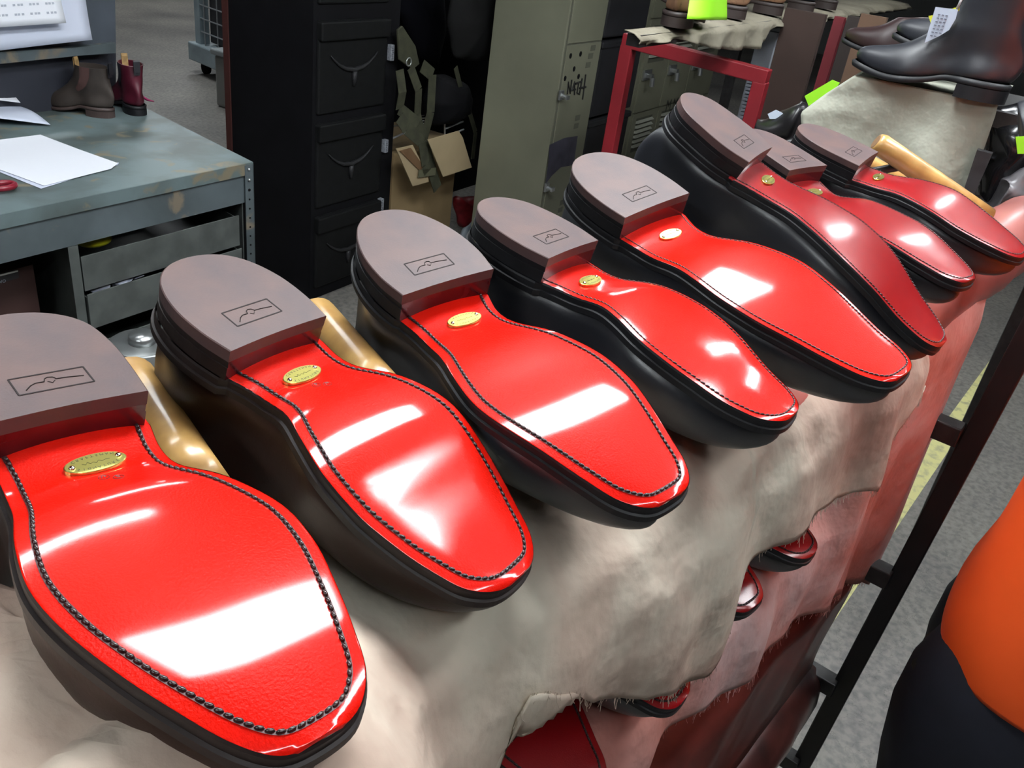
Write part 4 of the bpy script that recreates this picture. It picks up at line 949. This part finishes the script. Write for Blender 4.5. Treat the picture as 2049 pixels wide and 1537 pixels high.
for st_ in (((545, 820), (555, 670), (580, 810), (600, 640)), ((600, 780), (635, 665), (635, 830)), ((605, 770), (650, 760)), ((648, 690), (722, 660)), ((690, 680), (668, 805), (700, 820)), ((735, 620), (702, 815)), ((780, 570), (740, 890)), ((700, 745), (782, 730))):
    g.tube([at_ry(1050 + a / 6.405, 60 + b / 6.405, LY - .0052) for a, b in st_], .0044, 6)
g.build('handwritten_name', m_mark, doors[0])
pxslab('purple_scuff', [(1100, 290), (1130, 276), (1156, 272), (1148, 330), (1122, 335), (1104, 352), (1092, 368), (1098, 320)], Y_(LY - .0050), OY * .001, mat('purple_grey_scuff', (.075, .07, .10), .6, noise_amt=.4, noise_scale=14), doors[0])
# dark stacked crates beside the locker
dk = mat('black_crate', (.012, .012, .015), .6, noise_amt=.4, noise_scale=10)
for k in range(5):
    z0 = .01 + k * .36; x0c = lx1 + .06
    t = empty('black_crate', RF(x0c + .2, LY + .25, z0), ['bottom', 'second', 'middle', 'fourth', 'top'][k] + ' black crate of the stack between the olive locker and the red frame', 'crate', 'black crates stacked beside the locker')
    MB().box(x0c, x0c + .46, LY + .02, LY + .5, z0, z0 + .33, RF).build('body', dk, t, bevel=.01)
    MB().box(x0c - .008, x0c + .468, LY + .012, LY + .508, z0 + .315, z0 + .345, RF).build('rim', dk, t, bevel=.006)
# three door locker bank behind the red frame
BY = 2.10
bx = [col_x(1272, 200, BY), col_x(1322, 195, BY), col_x(1368, 190, BY), col_x(1416, 190, BY)]
bl = empty('locker_bank', RF((bx[0] + bx[3]) / 2, BY + .25, 0), 'bank of olive grey lockers with louvred doors seen through the red frame', 'locker')
MB().box(bx[0] - .03, bx[3] + .02, BY + .006, BY + .5, 0, 1.82, RF).build('body', m_lock, bl, bevel=.002)
zsp2 = hz(1290, 222, BY)
m_slat = mat('bright_louvre', (.42, .43, .36), .3)
for i in range(3):
    for z0, z1, up_ in ((.06, zsp2 - .004, 0), (zsp2 + .004, zsp2 * 2 - .02, 1), (zsp2 * 2 - .01, 1.80, 2)):
        if z1 <= z0: continue
        dr = MB().box(bx[i] + .006, bx[i + 1] - .006, BY - .004, BY + .010, z0, z1, RF).build('door', m_lock, bl, bevel=.0015)
        w0, w1 = bx[i] + .06, bx[i + 1] - .09; g = MB()
        for s_ in range(6):
            zz_ = z1 - .06 - s_ * .030
            if zz_ < z0 + .03: break
            g.hexa([RF(w0, BY - .004, zz_), RF(w1, BY - .004, zz_), RF(w1, BY - .002, zz_ + .012), RF(w0, BY - .002, zz_ + .012), RF(w0, BY - .022, zz_ + .004), RF(w1, BY - .022, zz_ + .004), RF(w1, BY - .004, zz_ + .016), RF(w0, BY - .004, zz_ + .016)])
        g.build('louvres', m_slat, dr); MB().box(w0, w1, BY - .0046, BY - .003, max(z0 + .03, z1 - .24), z1 - .03, RF).build('vent_opening', m_vent, dr)
        if up_ == 1:
            pz = z0 + .42 * (z1 - z0); g = MB()
            g.box(bx[i] + .02, bx[i] + .13, BY - .016, BY - .004, pz - .03, pz + .03, RF); g.box(bx[i] + .05, bx[i] + .09, BY - .05, BY - .016, pz - .014, pz + .010, RF)
            g.tube([RF(bx[i] + .07, BY - .05, pz - .01), RF(bx[i] + .07, BY - .055, pz - .06)], .016, 8); g.build('latch', m_screw, dr, bevel=.002)
V0, F0 = text_data('M.M', .115); mk('handwritten_name', [(x, y, 0) for x, y, z in V0], F0, m_mark, bl, M=frame_on(at_ry(1342, 222, BY - .006), EX, (0, 0, 1)))
# red frame of a trolley
m_redp = mat('red_painted_steel', (.20, .007, .013), .5, noise_amt=.15, noise_scale=8)
RX = 2.55
def rxp(px, py): return rc(at_rx(px, py, RX))
a_ = rxp(1252, 65); b_ = rxp(1542, 140)
fy0, fy1 = b_[1], a_[1]; fz = (a_[2] + b_[2]) / 2 + .005
rf = empty('trolley', RF(RX, (fy0 + fy1) / 2, 0), 'square red painted steel trolley end standing in front of the louvred lockers', 'trolley')
MB().bar(RF(RX, fy1 + .0, a_[2] - .02), RF(RX, fy0 - .0, b_[2] - .02), .04, .04).build('top_bar', m_redp, rf, bevel=.003)
for yy, zt2 in ((fy1 - .018, a_[2] - .035), (fy0 + .018, b_[2] - .035)): MB().box(RX - .02, RX + .02, yy - .02, yy + .02, 0, zt2, RF).build('post', m_redp, rf, bevel=.003)
MB().bar(RF(RX, fy1 - .03, .25), RF(RX, fy0 + .03, .25), .04, .04).build('lower_bar', m_redp, rf, bevel=.003)

# ------------------------------------------------------------------ second rack behind: draped cloth, boots on top
SY = .80
ZS = 1.374
pil = empty('boot_shelf', RF(3.0, SY + .25, 0), 'steel shelf behind the red frame, draped with dull cream cloth and carrying spotted boots', 'shelf')
m_drab = canvas_mat('drab_cream_cloth', (.30, .27, .20), (.26, .235, .18), (.19, .17, .125), 4)
edge2 = [(1290, 50), (1296, 66), (1300, 92), (1307, 50), (1316, 40), (1330, 38), (1345, 56), (1362, 70), (1390, 88), (1420, 96), (1470, 101), (1515, 97), (1536, 84), (1545, 62), (1555, 45), (1575, 42), (1584, 70), (1596, 42), (1625, 35), (1640, 48), (1655, 28), (1672, 30), (1682, 56), (1697, 24), (1730, 16), (1750, 4), (1790, 2), (1830, -5)]
E_ = [rc(at_ry(px, py, SY)) for px, py in edge2]; xs_ = np.array([e[0] for e in E_]); zs_ = np.array([min(e[2], ZS - .02) for e in E_]); o_ = np.argsort(xs_)
tx = np.interp(np.linspace(0, len(E_) - 1, 190), range(len(E_)), xs_[o_]); V = []
for x in tx:
    zb_ = float(np.interp(x, xs_[o_], zs_[o_]))
    dp = .045 + .20 * smoothstep(tx.min() + .35, tx.min() + 1.3, x)
    pr = [(SY + dp, ZS + .003), (SY + .03 + dp * .2, ZS + .003), (SY + .02, ZS), (SY, ZS - .012)] + [(SY + .010 * math.sin(x * 34) * k / 5, (ZS - .012) + (zb_ - ZS + .012) * k / 5) for k in range(1, 6)]
    for (yy, zz_) in pr: V.append(RF(x, yy, zz_ + .003 * ns(x, yy, zz_, 10)))
cl = mk('shelf_cloth', V, grid_faces(len(tx), 9), m_drab, None, True); s_ = cl.modifiers.new('s', 'SOLIDIFY'); s_.thickness = .002
tag(cl, 'dull cream cloth with a scalloped edge, draped on the shelf above the red frame', 'cloth')
MB().box(tx.min() + 1.0, tx.max(), SY + .015, SY + .22, ZS - .03, ZS - .004, RF).build('shelf_board', m_rung, pil)
MB().box(tx.min() + .02, tx.min() + 1.0, SY + .012, SY + .045, ZS - .03, ZS - .004, RF).build('front_rail', m_rung, pil)
for xx in (tx.min() + 1.35, tx.max() - .1): MB().box(xx, xx + .03, SY + .20, SY + .23, 0, ZS - .03, RF).build('post', m_rung, pil)
m_ost = mat('spotted_tan_leather', (.20, .105, .058), .5, noise_amt=.6, noise_scale=70, thr=(.30, .42))
m_dsole = mat('dark_brown_sole', (.03, .02, .018), .5)
def bootx(px, py, dyv, lab, upm, dep=.012, size=.9, sh=.12):
    p = at_ry(px, py, SY + dep); p[2] = ZS + .006
    return stand_boot(p, dyv, 'x', lab, 'boots on the shelf above the red frame', size=size * 1.1, shaft=sh, upm=upm, tabs=False, edge=m_dsole)
bootx(1352, 20, EY * .2 + EX * .9, 'spotted tan boot on the upper shelf, left of the lime tag', m_ost)
bootx(1490, 36, EY * .9 + EX * .1, 'spotted tan boot on the upper shelf, right of the lime tag', m_ost)
bootx(1562, 36, EY * .9 + EX * .1, 'farthest spotted tan boot on the upper shelf, next to the black ones', m_ost)
bootx(1626, 26, EY * .9 + EX * .1, 'black boot on the upper shelf, first beyond the spotted boots', m_black)
bootx(1672, 20, EY * .9 + EX * .1, 'black boot on the upper shelf, second beyond the spotted boots', m_black)
m_lime = mat('lime_paper', (.30, .72, .02), .5)
n = 9; V = []
for i in range(n):
    a = i / (n - 1); yy = -30 + 66 * a
    L0 = at_ry(1384 - 10 * a, yy + 2, SY - .03 - .02 * a); R0_ = at_ry(1454, yy + 4, SY - .03 + .01 * a)
    V += [L0, (L0 + R0_) / 2 - EY * .008, R0_]
tg = mk('swing_tag', V, grid_faces(n, 3), m_lime, None, True); s_ = tg.modifiers.new('s', 'SOLIDIFY'); s_.thickness = .001
tag(tg, 'lime green folded tag hanging over the cream shelf cloth', 'tag')
# boards and posts behind, right of the red frame
m_brn = mat('dark_brown_board', (.040, .020, .014), .7, noise_amt=.2, noise_scale=5)
m_wht = mat('cool_white_post', (.38, .41, .46), .5)
wp = empty('notice_post', at_rx(1500, 150, 3.2), 'cool white upright with a printed strip behind the red frame', 'post')
def tall(name, pts, X, off, m, parent=None):
    """upright board: top and side edges given, carried down to the floor"""
    P = [rc(at_rx(*p, X)) for p in pts]; y0 = min(p[1] for p in P); y1 = max(p[1] for p in P); z1 = max(p[2] for p in P)
    return MB().box(X, X + off, y0, y1, 0, z1, RF).build(name, m, parent)
tall('upright', [(1518, 64), (1556, 66)], 3.2, .04, m_wht, wp)
g = MB()
for k in range(14):
    p = rc(at_rx(1506 - k * 1.5, 158 + k * 7, 3.19)); g.box(3.188, 3.2, p[1] - .018, p[1] + .018, p[2] - .004, p[2] + .004, RF)
g.build('printed_strip', m_print, wp)
bd = empty('brown_board', at_rx(1600, 150, 3.0), 'dark brown board standing under the scalloped cloth, right of the red frame', 'board')
tall('panel', [(1566, 40), (1652, 30)], 2.95, .03, m_brn, bd)
rp = empty('red_post', at_rx(1660, 150, 2.8), 'dark red upright at the right edge of the brown board', 'post')
tall('upright', [(1668, 40), (1690, 36)], 2.85, .03, mat('dark_red_paint', (.13, .010, .016), .5), rp)
bk2 = empty('dark_post', at_rx(1700, 150, 2.8), 'dark brown upright between the dark red post and the cardboard', 'post')
tall('upright', [(1694, 40), (1722, 36)], 2.80, .03, mat('very_dark_brown', (.018, .011, .009), .6), bk2)
cdb = empty('cardboard_sheet', at_rx(1740, 100, 2.7), 'brown cardboard panel behind the toe of the large black boot', 'cardboard')
tall('panel', [(1722, 32), (1775, 36)], 2.72, .02, mat('dull_cardboard', (.11, .06, .035), .8, noise_amt=.15, noise_scale=5), cdb)
bc = empty('blue_carton', at_rx(1800, 70, 2.6), 'blue and white striped carton behind the hanging tag', 'box')
pxslab('carton_side', [(1758, 95), (1772, 62), (1812, 52), (1880, 60), (1880, 110), (1800, 110)], X_(2.5), OX * .1, mat('muted_blue', (.10, .17, .26), .5), bc)
pxslab('white_stripe', [(1760, 94), (1776, 64), (1790, 62), (1775, 94)], X_(2.495), OX * .004, m_wht, bc)
pxslab('white_stripe', [(1796, 72), (1802, 55), (1812, 53), (1808, 72)], X_(2.495), OX * .004, m_wht, bc)
# dark boots under the upper shelf (tips pointing left)
def side_boot(px, py, X, size, lab, upm, toe=(-.2, 1, 0), zoff=0, grp='black boots on the far rack', **kw):
    p = at_rx(px, py, X); return stand_boot(p, np.array(toe), 'x', lab, grp, size=size, upm=upm, **kw)
# the rack the big black boot stands on
KX = 1.72
kp = at_rx(2010, 210, KX); kt = at_rx(1700, 150, KX + .02)
tdir = kt - kp; tdir[2] = 0
KZ = float(kp[2])
rk = empty('boot_rack', (KX + .2, .25, 0), 'steel rack beyond the wooden pegs, draped with pale canvas and carrying large black boots', 'rack')
MB().box(KX + .05, KX + .35, -.15, .28, KZ - .045, KZ - .018, RF).build('shelf', m_rung, rk)
for yy in (-.12, .24): MB().box(KX + .30, KX + .33, yy, yy + .03, 0, KZ - .045, RF).build('post', m_rung, rk)
pb = [rc(at_rx(*p, KX)) for p in ((1752, 147), (1990, 205), (1870, 565), (1608, 222))]
def poly(P, a):
    q = a * (len(P) - 1); i = min(int(q), len(P) - 2); return P[i] + (P[i + 1] - P[i]) * (q - i)
def quad_cloth(name, tl, tr, br, bl, m, label, n=40, amp=.020, top_back=.30):
    V = []
    for i in range(n):
        a = i / (n - 1)
        for j in range(n):
            b = j / (n - 1); p = (poly(tl, a) * (1 - b) + poly(tr, a) * b)
            nrm = -EX
            V.append(p + nrm * (amp * (math.sin(b * 9 + a * 3) * a + 1.5 * ns(b * 2, a * 2, 3, 1.6)) * (0.2 + a)))
    Fc = grid_faces(n, n); k = len(V)
    for j in range(n): V.append(V[j] + EX * .05 + np.array([0, 0, .003]))
    for j in range(n): V.append(V[j] + EX * top_back + np.array([0, 0, .003]))
    Fc += [(j, j + 1, k + j + 1, k + j) for j in range(n - 1)] + [(k + j, k + j + 1, k + n + j + 1, k + n + j) for j in range(n - 1)]
    o = mk(name, V, Fc, m, None, True); s_ = o.modifiers.new('s', 'SOLIDIFY'); s_.thickness = .002
    return tag(o, label, 'cloth')
def at_k(px, py, dx=0): return at_rx(px, py, KX + dx)
quad_cloth('canvas_cloth', [at_k(*p) for p in ((1712, 150), (1655, 186), (1606, 224), (1612, 300), (1625, 400))], [at_k(*p) for p in ((1998, 207), (1992, 230), (1960, 320), (1915, 450), (1868, 575))], None, None, m_green_canvas, 'pale grey green canvas hanging under the large black boot at upper right')
sz = np.linalg.norm(tdir) / .285
big = stand_boot((kp[0], kp[1], KZ), _unit(tdir), 'k', 'large glossy black boot standing on the pale canvas at the upper right', 'large black boots on the far rack', size=sz, shaft=.16, tabs=False)
side_boot(2085, 150, KX + .12, sz, 'black boot partly cut by the right edge, behind the large glossy boot', m_black, _unit(tdir), grp='large black boots on the far rack', tabs=False)
side_boot(1905, 140, KX + .38, sz * .9, 'dark boot in shadow just behind the large glossy boot and its tag', mat('dark_oxblood', (.022, .010, .010), .4), _unit(tdir), grp='large black boots on the far rack', tabs=False, shaft=.07)
# hanging order tag
ot = empty('order_tag', at_rx(1875, 50, KX - .03), 'white paper order tag on a string hanging over the large black boot', 'tag')
pxslab('yellow_slip', [(1858, 32), (1868, 30), (1920, 12), (1920, 20), (1866, 60)], X_(KX - .028), OX * .001, mat('yellow_card', (.62, .62, .04), .5), ot)
pxslab('paper', [(1872, 14), (1917, 19), (1912, 38), (1899, 60), (1880, 72), (1850, 86)], X_(KX - .032), OX * .001, mat('blue_white_paper', (.40, .45, .54), .6), ot)
g = MB(); random.seed(3)
for k in range(7):
    x0_, y0_ = 1877 - k * 2.6, 28 + k * 7
    for w_ in range(3):
        a = x0_ + w_ * 7.5; g.slab([at_rx(a, y0_ + w_ * 1.0, KX - .0335), at_rx(a + 5, y0_ + w_ * 1.0 + .7, KX - .0335), at_rx(a + 4.6, y0_ + w_ + 2.6, KX - .0335), at_rx(a - .4, y0_ + w_ + 2, KX - .0335)], OX * .0005) if a < 1905 - k * 5 else None
g.build('handwriting', mat('pencil_grey', (.12, .13, .17), .6), ot)
MB().tube([at_rx(1915, 18, KX - .03), at_rx(1925, -4, KX - .03), at_rx(1932, -30, KX - .02)], .0022, 6).build('string', m_wh, ot, True)
# clutter at the right under the big boot: dark strap bar, black bags, lime tags
pr_ = empty('steel_upright', at_k(1945, 400), 'short dark grey steel upright at the right edge of the pale canvas', 'bar')
pxslab('bar', [(1955, 300), (1985, 308), (1945, 400), (1912, 470), (1895, 470), (1925, 390)], X_(KX - .01), OX * .02, mat('dark_grey_steel', (.040, .038, .040), .45, noise_amt=.4, noise_scale=30), pr_)
def xblob(name, pts, X, depth, m, label, cat, amp=.01):
    P = dens([at_rx(*p, X) for p in pts]); c = sum(P) / len(P); V = []; n = len(P); L_ = [(1, 0), (.97, .35), (.80, .75), (.5, .95), (.15, 1)]
    for f, d_ in L_: V += [c + (p - c) * f - EX * depth * d_ for p in P]
    V += [c - EX * depth]; k = len(V); Fc = grid_faces(len(L_), n, True) + [(4 * n + j, 4 * n + (j + 1) % n, 5 * n) for j in range(n)]
    V += [p + EX * .02 for p in P]; Fc += [(j, (j + 1) % n, k + (j + 1) % n, k + j) for j in range(n)] + [tuple(k + j for j in range(n))]
    V = [np.array(v) + np.array([ns(*v, 22), ns(*v, 25), ns(*v, 23)]) * amp for v in V]
    g = MB(); g.add(V, Fc); o = g.build(name, m, None, True); s_ = o.modifiers.new('sub', 'SUBSURF'); s_.levels = s_.render_levels = 1
    return tag(o, label, cat)
m_plas = mat('black_plastic_film', (.010, .010, .012), .22, coat=.3)
m_plas2 = mat('grey_plastic_film', (.16, .15, .16), .3, noise_amt=.6, noise_scale=18)
xblob('plastic_bag', [(1990, 212), (2030, 200), (2075, 215), (2080, 330), (2050, 360), (2000, 420), (1965, 410), (1960, 330), (1985, 250)], KX + .10, .05, m_plas, 'crumpled black plastic bag at the right edge below the large black boot', 'bag', .03)
xblob('plastic_bag', [(1935, 390), (1975, 395), (2020, 350), (2075, 330), (2080, 400), (2020, 410), (1985, 440), (1950, 460)], KX + .05, .04, m_plas2, 'crumpled grey plastic at the right edge above the leather roll', 'bag', .035)
xblob('boot_toe', [(2030, 205), (2070, 195), (2090, 260), (2085, 330), (2048, 320), (2040, 260)], KX - .05, .05, m_black, 'black leather boot seen at the right edge below the large glossy boot', 'boot', .006)
pxslab('swing_tag', [(2032, 274), (2060, 272), (2060, 308), (2036, 308)], X_(KX - .115), OX * .002, m_lime).__setitem__('label', 'lime green tag at the right edge of the picture'); bpy.data.objects['swing_tag.001']['category'] = 'tag'
o = pxslab('swing_tag', [(1610, 192), (1665, 160), (1680, 166), (1672, 178), (1618, 212)], X_(KX + .25), OX * .003, m_lime); tag(o, 'lime green tag left of the pale canvas at upper right', 'tag')
o = pxslab('swing_tag', [(1536, 228), (1552, 220), (1568, 228), (1556, 238), (1540, 238)], X_(KX + .405), OX * .003, mat('pale_tag', (.50, .56, .66), .5)); tag(o, 'small pale blue tag above the dark clutter right of the red frame', 'tag')
xblob('plastic_bag', [(1518, 245), (1560, 232), (1600, 205), (1640, 220), (1640, 290), (1590, 320), (1530, 280)], KX + .45, .06, mat('dark_film', (.020, .018, .020), .3, noise_amt=.5, noise_scale=20), 'dark crumpled plastic between the red frame and the pale canvas', 'bag', .04)
c5 = rc(at_rx(1850, 108, 2.55)); MBs = MB().box(2.52, 2.58, c5[1] - .03, c5[1] + .03, 0, c5[2] - .012, RF); MBs.box(2.5, 2.6, c5[1] - .05, c5[1] + .09, c5[2] - .012, c5[2] - .001, RF)
tag(MBs.build('stand', m_dark), 'thin black stand under the blue and white carton behind the large black boot', 'stand')
c6 = rc(at_rx(1585, 300, KX + .45)); tag(MB().box(KX + .40, KX + .75, c6[1] - .12, c6[1] + .12, 0, c6[2] + .012, RF).build('waste_bin', m_cab, None, False, .01), 'black bin beneath the dark crumpled plastic, right of the red frame', 'bin')
# canister beside the bench, under the first boots
cn = at_h(292, 905, .55); cn = at_ry(292, 760, 1.55)
tin = empty('glue_tin', tuple(cn), 'grey metal tin with a pale label on the floor below the pegs', 'tin')
g = MB(); c_ = np.array([cn[0], cn[1], 0.0]); zt_ = float(at_ry(295, 680, 1.55)[2])
MB().tube([c_ + (0, 0, .0), c_ + (0, 0, zt_ - .004), c_ + (0, 0, zt_)], [.075, .075, .070], 28).build('can', mat('dull_tin', (.22, .23, .23), .35, metal=.7), tin, True)
MB().tube([c_ + (0, 0, zt_), c_ + (0, 0, zt_ + .02)], [.03, .028], 20).build('cap', m_screw, tin, True)
MB().tube([c_ + (0, 0, zt_ * .1), c_ + (0, 0, zt_ * .85)], .0762, 28, False).build('pale_label', mat('tin_label', (.30, .28, .20), .6), tin, True)
# ------------------------------------------------------------------ the worker at the right edge
m_hv = mat('orange_high_visibility', (1.0, .115, .012), .65, noise_amt=.12, noise_scale=5, bump=.05, bump_scale=300)
m_navy2 = mat('navy_work_trousers', (.010, .012, .022), .85, noise_amt=.2, noise_scale=30)
m_skin = mat('skin', (.50, .29, .20), .5)
m_hair = mat('dark_hair', (.03, .02, .015), .6)
PX, PY = 0.0, 0.0
per = empty('person', (0, 0, 0), 'person in orange high visibility shirt and navy trousers standing beyond the end of the rack', 'person')
def skin(name, verts, edges, radii, m, root=0, parent=per, sub=2):
    me = bpy.data.meshes.new(name); me.from_pydata([tuple(v) for v in verts], edges, []); o = bpy.data.objects.new(name, me); COL.objects.link(o); me.materials.append(m)
    sk = o.modifiers.new('skin', 'SKIN'); sk.use_smooth_shade = True
    for i, r in enumerate(radii):
        v = me.skin_vertices[0].data[i]; v.radius = r if isinstance(r, tuple) else (r, r); v.use_root = (i == root)
    s = o.modifiers.new('sub', 'SUBSURF'); s.levels = s.render_levels = sub
    o.parent = parent; o.matrix_parent_inverse = MB_world(parent).inverted(); return o
# body: pelvis, spine, neck, head core, arms, legs; facing +x (away from the camera), arms reaching forward to the work
fx = lambda f, s, z: (PX + f, PY + s, z)
vb = [fx(0, 0, .93), fx(0, 0, 1.10), fx(0, 0, 1.28), fx(0, 0, 1.37), fx(.01, 0, 1.48), fx(.03, 0, 1.57),
      fx(0, .155, 1.39), fx(.04, .21, 1.16), fx(.25, .17, 1.06), fx(.33, .15, 1.05),
      fx(0, -.155, 1.39), fx(.04, -.23, 1.16), fx(.26, -.20, 1.06), fx(.34, -.18, 1.05),
      fx(0, .09, .86), fx(.02, .10, .48), fx(-.01, .10, .10), fx(0, -.09, .86), fx(.02, -.10, .48), fx(-.01, -.10, .10)]
eb = [(0, 1), (1, 2), (2, 3), (3, 4), (4, 5), (3, 6), (6, 7), (7, 8), (8, 9), (3, 10), (10, 11), (11, 12), (12, 13), (0, 14), (14, 15), (15, 16), (0, 17), (17, 18), (18, 19)]
rb = [.11, .10, .11, .085, .050, .052, .050, .042, .034, .028, .050, .042, .034, .028, .080, .052, .038, .080, .052, .038]
skin('body', vb, eb, rb, m_skin)
# head with face
g = MB(); hc = np.array(fx(.045, 0, 1.66)); V = []; n = 20; rr_ = 16
for i in range(rr_ + 1):
    t = math.pi * i / rr_
    for k in range(n):
        a = 2 * math.pi * k / n; x, y, z = math.sin(t) * math.cos(a), math.sin(t) * math.sin(a), math.cos(t)
        sxx = .098; nose = .022 * math.exp(-((y / .12) ** 2) - ((z + .12) / .16) ** 2) * (x > 0); eye = -.008 * math.exp(-(((abs(y) - .32) / .14) ** 2) - ((z - .05) / .10) ** 2) * (x > 0)
        lip = .005 * math.exp(-((y / .25) ** 2) - ((z + .48) / .07) ** 2) * (x > 0); w_ = .077 * (1 - .18 * max(0, -z))
        V.append(hc + np.array([x * sxx + nose + eye + lip + (.012 if z < -.3 and x > 0 else 0) * abs(x), y * w_, z * .118]))
g.add(V, grid_faces(rr_ + 1, n, True)); hd = g.build('head', m_skin, per, True)
for s_ in (-1, 1):
    MB().ball(hc + np.array([-.005, s_ * .078, -.01]), .028, 10, 8, (.65, .35, 1)).build('ear', m_skin, hd, True)
    MB().ball(hc + np.array([.074, s_ * .028, .008]), .0125, 12, 8).build('eye', mat('eye_white', (.75, .74, .70), .2), hd, True)
MB().tube([hc + np.array([.088, y_, -.055 - .002 * abs(y_) * 60]) for y_ in (-.024, -.012, 0, .012, .024)], [.002, .004, .0045, .004, .002], 8).build('mouth', mat('lips', (.35, .12, .10), .5), hd, True)
for s_ in (-1, 1): MB().ball(hc + np.array([.0838, s_ * .028, .008]), .0045, 10, 6).build('iris', mat('dark_iris', (.03, .02, .015), .2), hd, True)
g = MB(); V = []
for i in range(11):
    t = math.pi * .62 * i / 10
    for k in range(n):
        a = 2 * math.pi * k / n; x, y, z = math.sin(t) * math.cos(a), math.sin(t) * math.sin(a), math.cos(t)
        if x > .25 and z < .45: x = x * .80; z = max(z, .35)
        V.append(hc + np.array([x * .106 - .004, y * .086, z * .128 + .003]))
g.add(V, grid_faces(11, n, True)); g.build('hair', m_hair, per, True)
for s_, w_ in ((1, fx(.33, .15, 1.05)), (-1, fx(.34, -.18, 1.05))):
    w_ = np.array(w_); P = [w_, w_ + (.045, 0, -.004), w_ + (.085, 0, -.008)]; hv = [P[0], P[1], P[2]]; he = [(0, 1), (1, 2)]; hr = [(.026, .018), (.036, .014), (.036, .012)]
    for k, (yo, ln) in enumerate(((-.030, .060), (-.010, .072), (.011, .068), (.030, .054))):
        b = len(hv); hv += [P[2] + (.004, yo, 0), P[2] + (ln * .5, yo * 1.15, -.006), P[2] + (ln, yo * 1.15, -.028)]; he += [(2, b), (b, b + 1), (b + 1, b + 2)]; hr += [.009, .0085, .007]
    b = len(hv); hv += [w_ + (.03, -s_ * .036, -.006), w_ + (.065, -s_ * .058, -.016)]; he += [(1, b), (b, b + 1)]; hr += [.011, .008]
    skin('hand', hv, he, hr, m_skin)
# trousers and shirt are lofts of rounded cross sections
def loft(name, secs, m, parent=per, n=40, cap=False, thick=.003):
    V = []
    for (cx_, cy_, cz_, rx_, ry_, tilt, wob) in secs:
        for k in range(n):
            a = 2 * math.pi * k / n; e = 2.4; ca, sa = math.cos(a), math.sin(a)
            x = rx_ * math.copysign(abs(ca) ** (2 / e), ca); y = ry_ * math.copysign(abs(sa) ** (2 / e), sa)
            r = 1 + wob * (math.sin(5 * a + cz_ * 9) * .5 + math.sin(9 * a + cz_ * 23) * .3)
            V.append((cx_ + x * r, cy_ + y * r, cz_ + tilt * y))
    o = mk(name, V, grid_faces(len(secs), n, True), m, parent, True)
    s = o.modifiers.new('s', 'SOLIDIFY'); s.thickness = thick; s2 = o.modifiers.new('sub', 'SUBSURF'); s2.levels = s2.render_levels = 1; return o
SH = .0
loft('orange_shirt', [(PX - .005, PY, .815, .158, .200, .06, .02), (PX - .005, PY, .86, .160, .200, .04, .03), (PX, PY, .93, .150, .190, .0, .03), (PX, PY, 1.03, .145, .176, 0, .03), (PX, PY, 1.15, .142, .178, 0, .02), (PX, PY, 1.28, .142, .198, 0, .012), (PX, PY, 1.38, .128, .195, 0, .0), (PX, PY, 1.43, .112, .165, 0, 0), (PX + .005, PY, 1.47, .082, .100, 0, 0), (PX + .01, PY, 1.495, .068, .074, 0, 0), (PX + .012, PY, 1.51, .066, .070, 0, 0)], m_hv)
for s_ in (1, -1):
    MB().tube([fx(0, s_ * .07, 1.41), fx(0, s_ * .13, 1.405), fx(.005, s_ * .18, 1.37), fx(.02, s_ * .21, 1.30), fx(.035, s_ * .22, 1.22), fx(.045, s_ * .222, 1.16)], [.05, .072, .078, .074, .068, .066], 24, False).build('sleeve', m_hv, per, True)
loft('navy_trousers', [(PX, PY, 1.00, .110, .150, 0, 0), (PX, PY, .92, .122, .162, 0, .01), (PX - .0, PY, .84, .132, .170, 0, .01), (PX - .0, PY, .77, .134, .178, 0, .02)], m_navy2)
for s_ in (1, -1):
    loft('trouser_leg', [(PX, PY + s_ * .085, .90, .10, .075, 0, 0), (PX - .02, PY + s_ * .092, .80, .140, .100, 0, .02), (PX - .035, PY + s_ * .097, .70, .140, .100, 0, .03), (PX - .02, PY + s_ * .10, .50, .110, .088, 0, .05), (PX + .0, PY + s_ * .10, .30, .078, .075, 0, .05), (PX - .01, PY + s_ * .10, .10, .078, .075, 0, .05), (PX - .01, PY + s_ * .10, .03, .080, .077, 0, .04)], m_navy2)
    o_ = MB(); 
    V, F_ = [], []
    prof = [(-.10, .055, .075), (-.06, .075, .085), (0, .078, .080), (.06, .072, .065), (.12, .062, .05), (.17, .040, .035)]
    g = MB()
    for (xx, w_, h_) in prof:
        for k in range(14):
            a = 2 * math.pi * k / 14; V.append((PX + xx, PY + s_ * .10 + w_ * .62 * math.cos(a), max(0.002, h_ * .5 + h_ * .5 * math.sin(a))))
    F_ = grid_faces(len(prof), 14, True) + [tuple(range(14)), tuple(range(len(V) - 14, len(V)))]
    g.add(V, F_); g.build('work_shoe', m_black, per, True)
per.location = (1.19, -.160, 0); per.rotation_euler = (0, 0, math.radians(-90))
# pouch on the left hip
pb_ = MB(); pc = at_x(1836, 1345, 1.10); pb_.box(pc[0] - .05, pc[0] + .06, pc[1] - .030, pc[1] + .012, pc[2] - .075, pc[2] + .055); pb_.build('hip_pouch', mat('dark_olive_pouch', (.020, .021, .013), .8), per, bevel=.02)
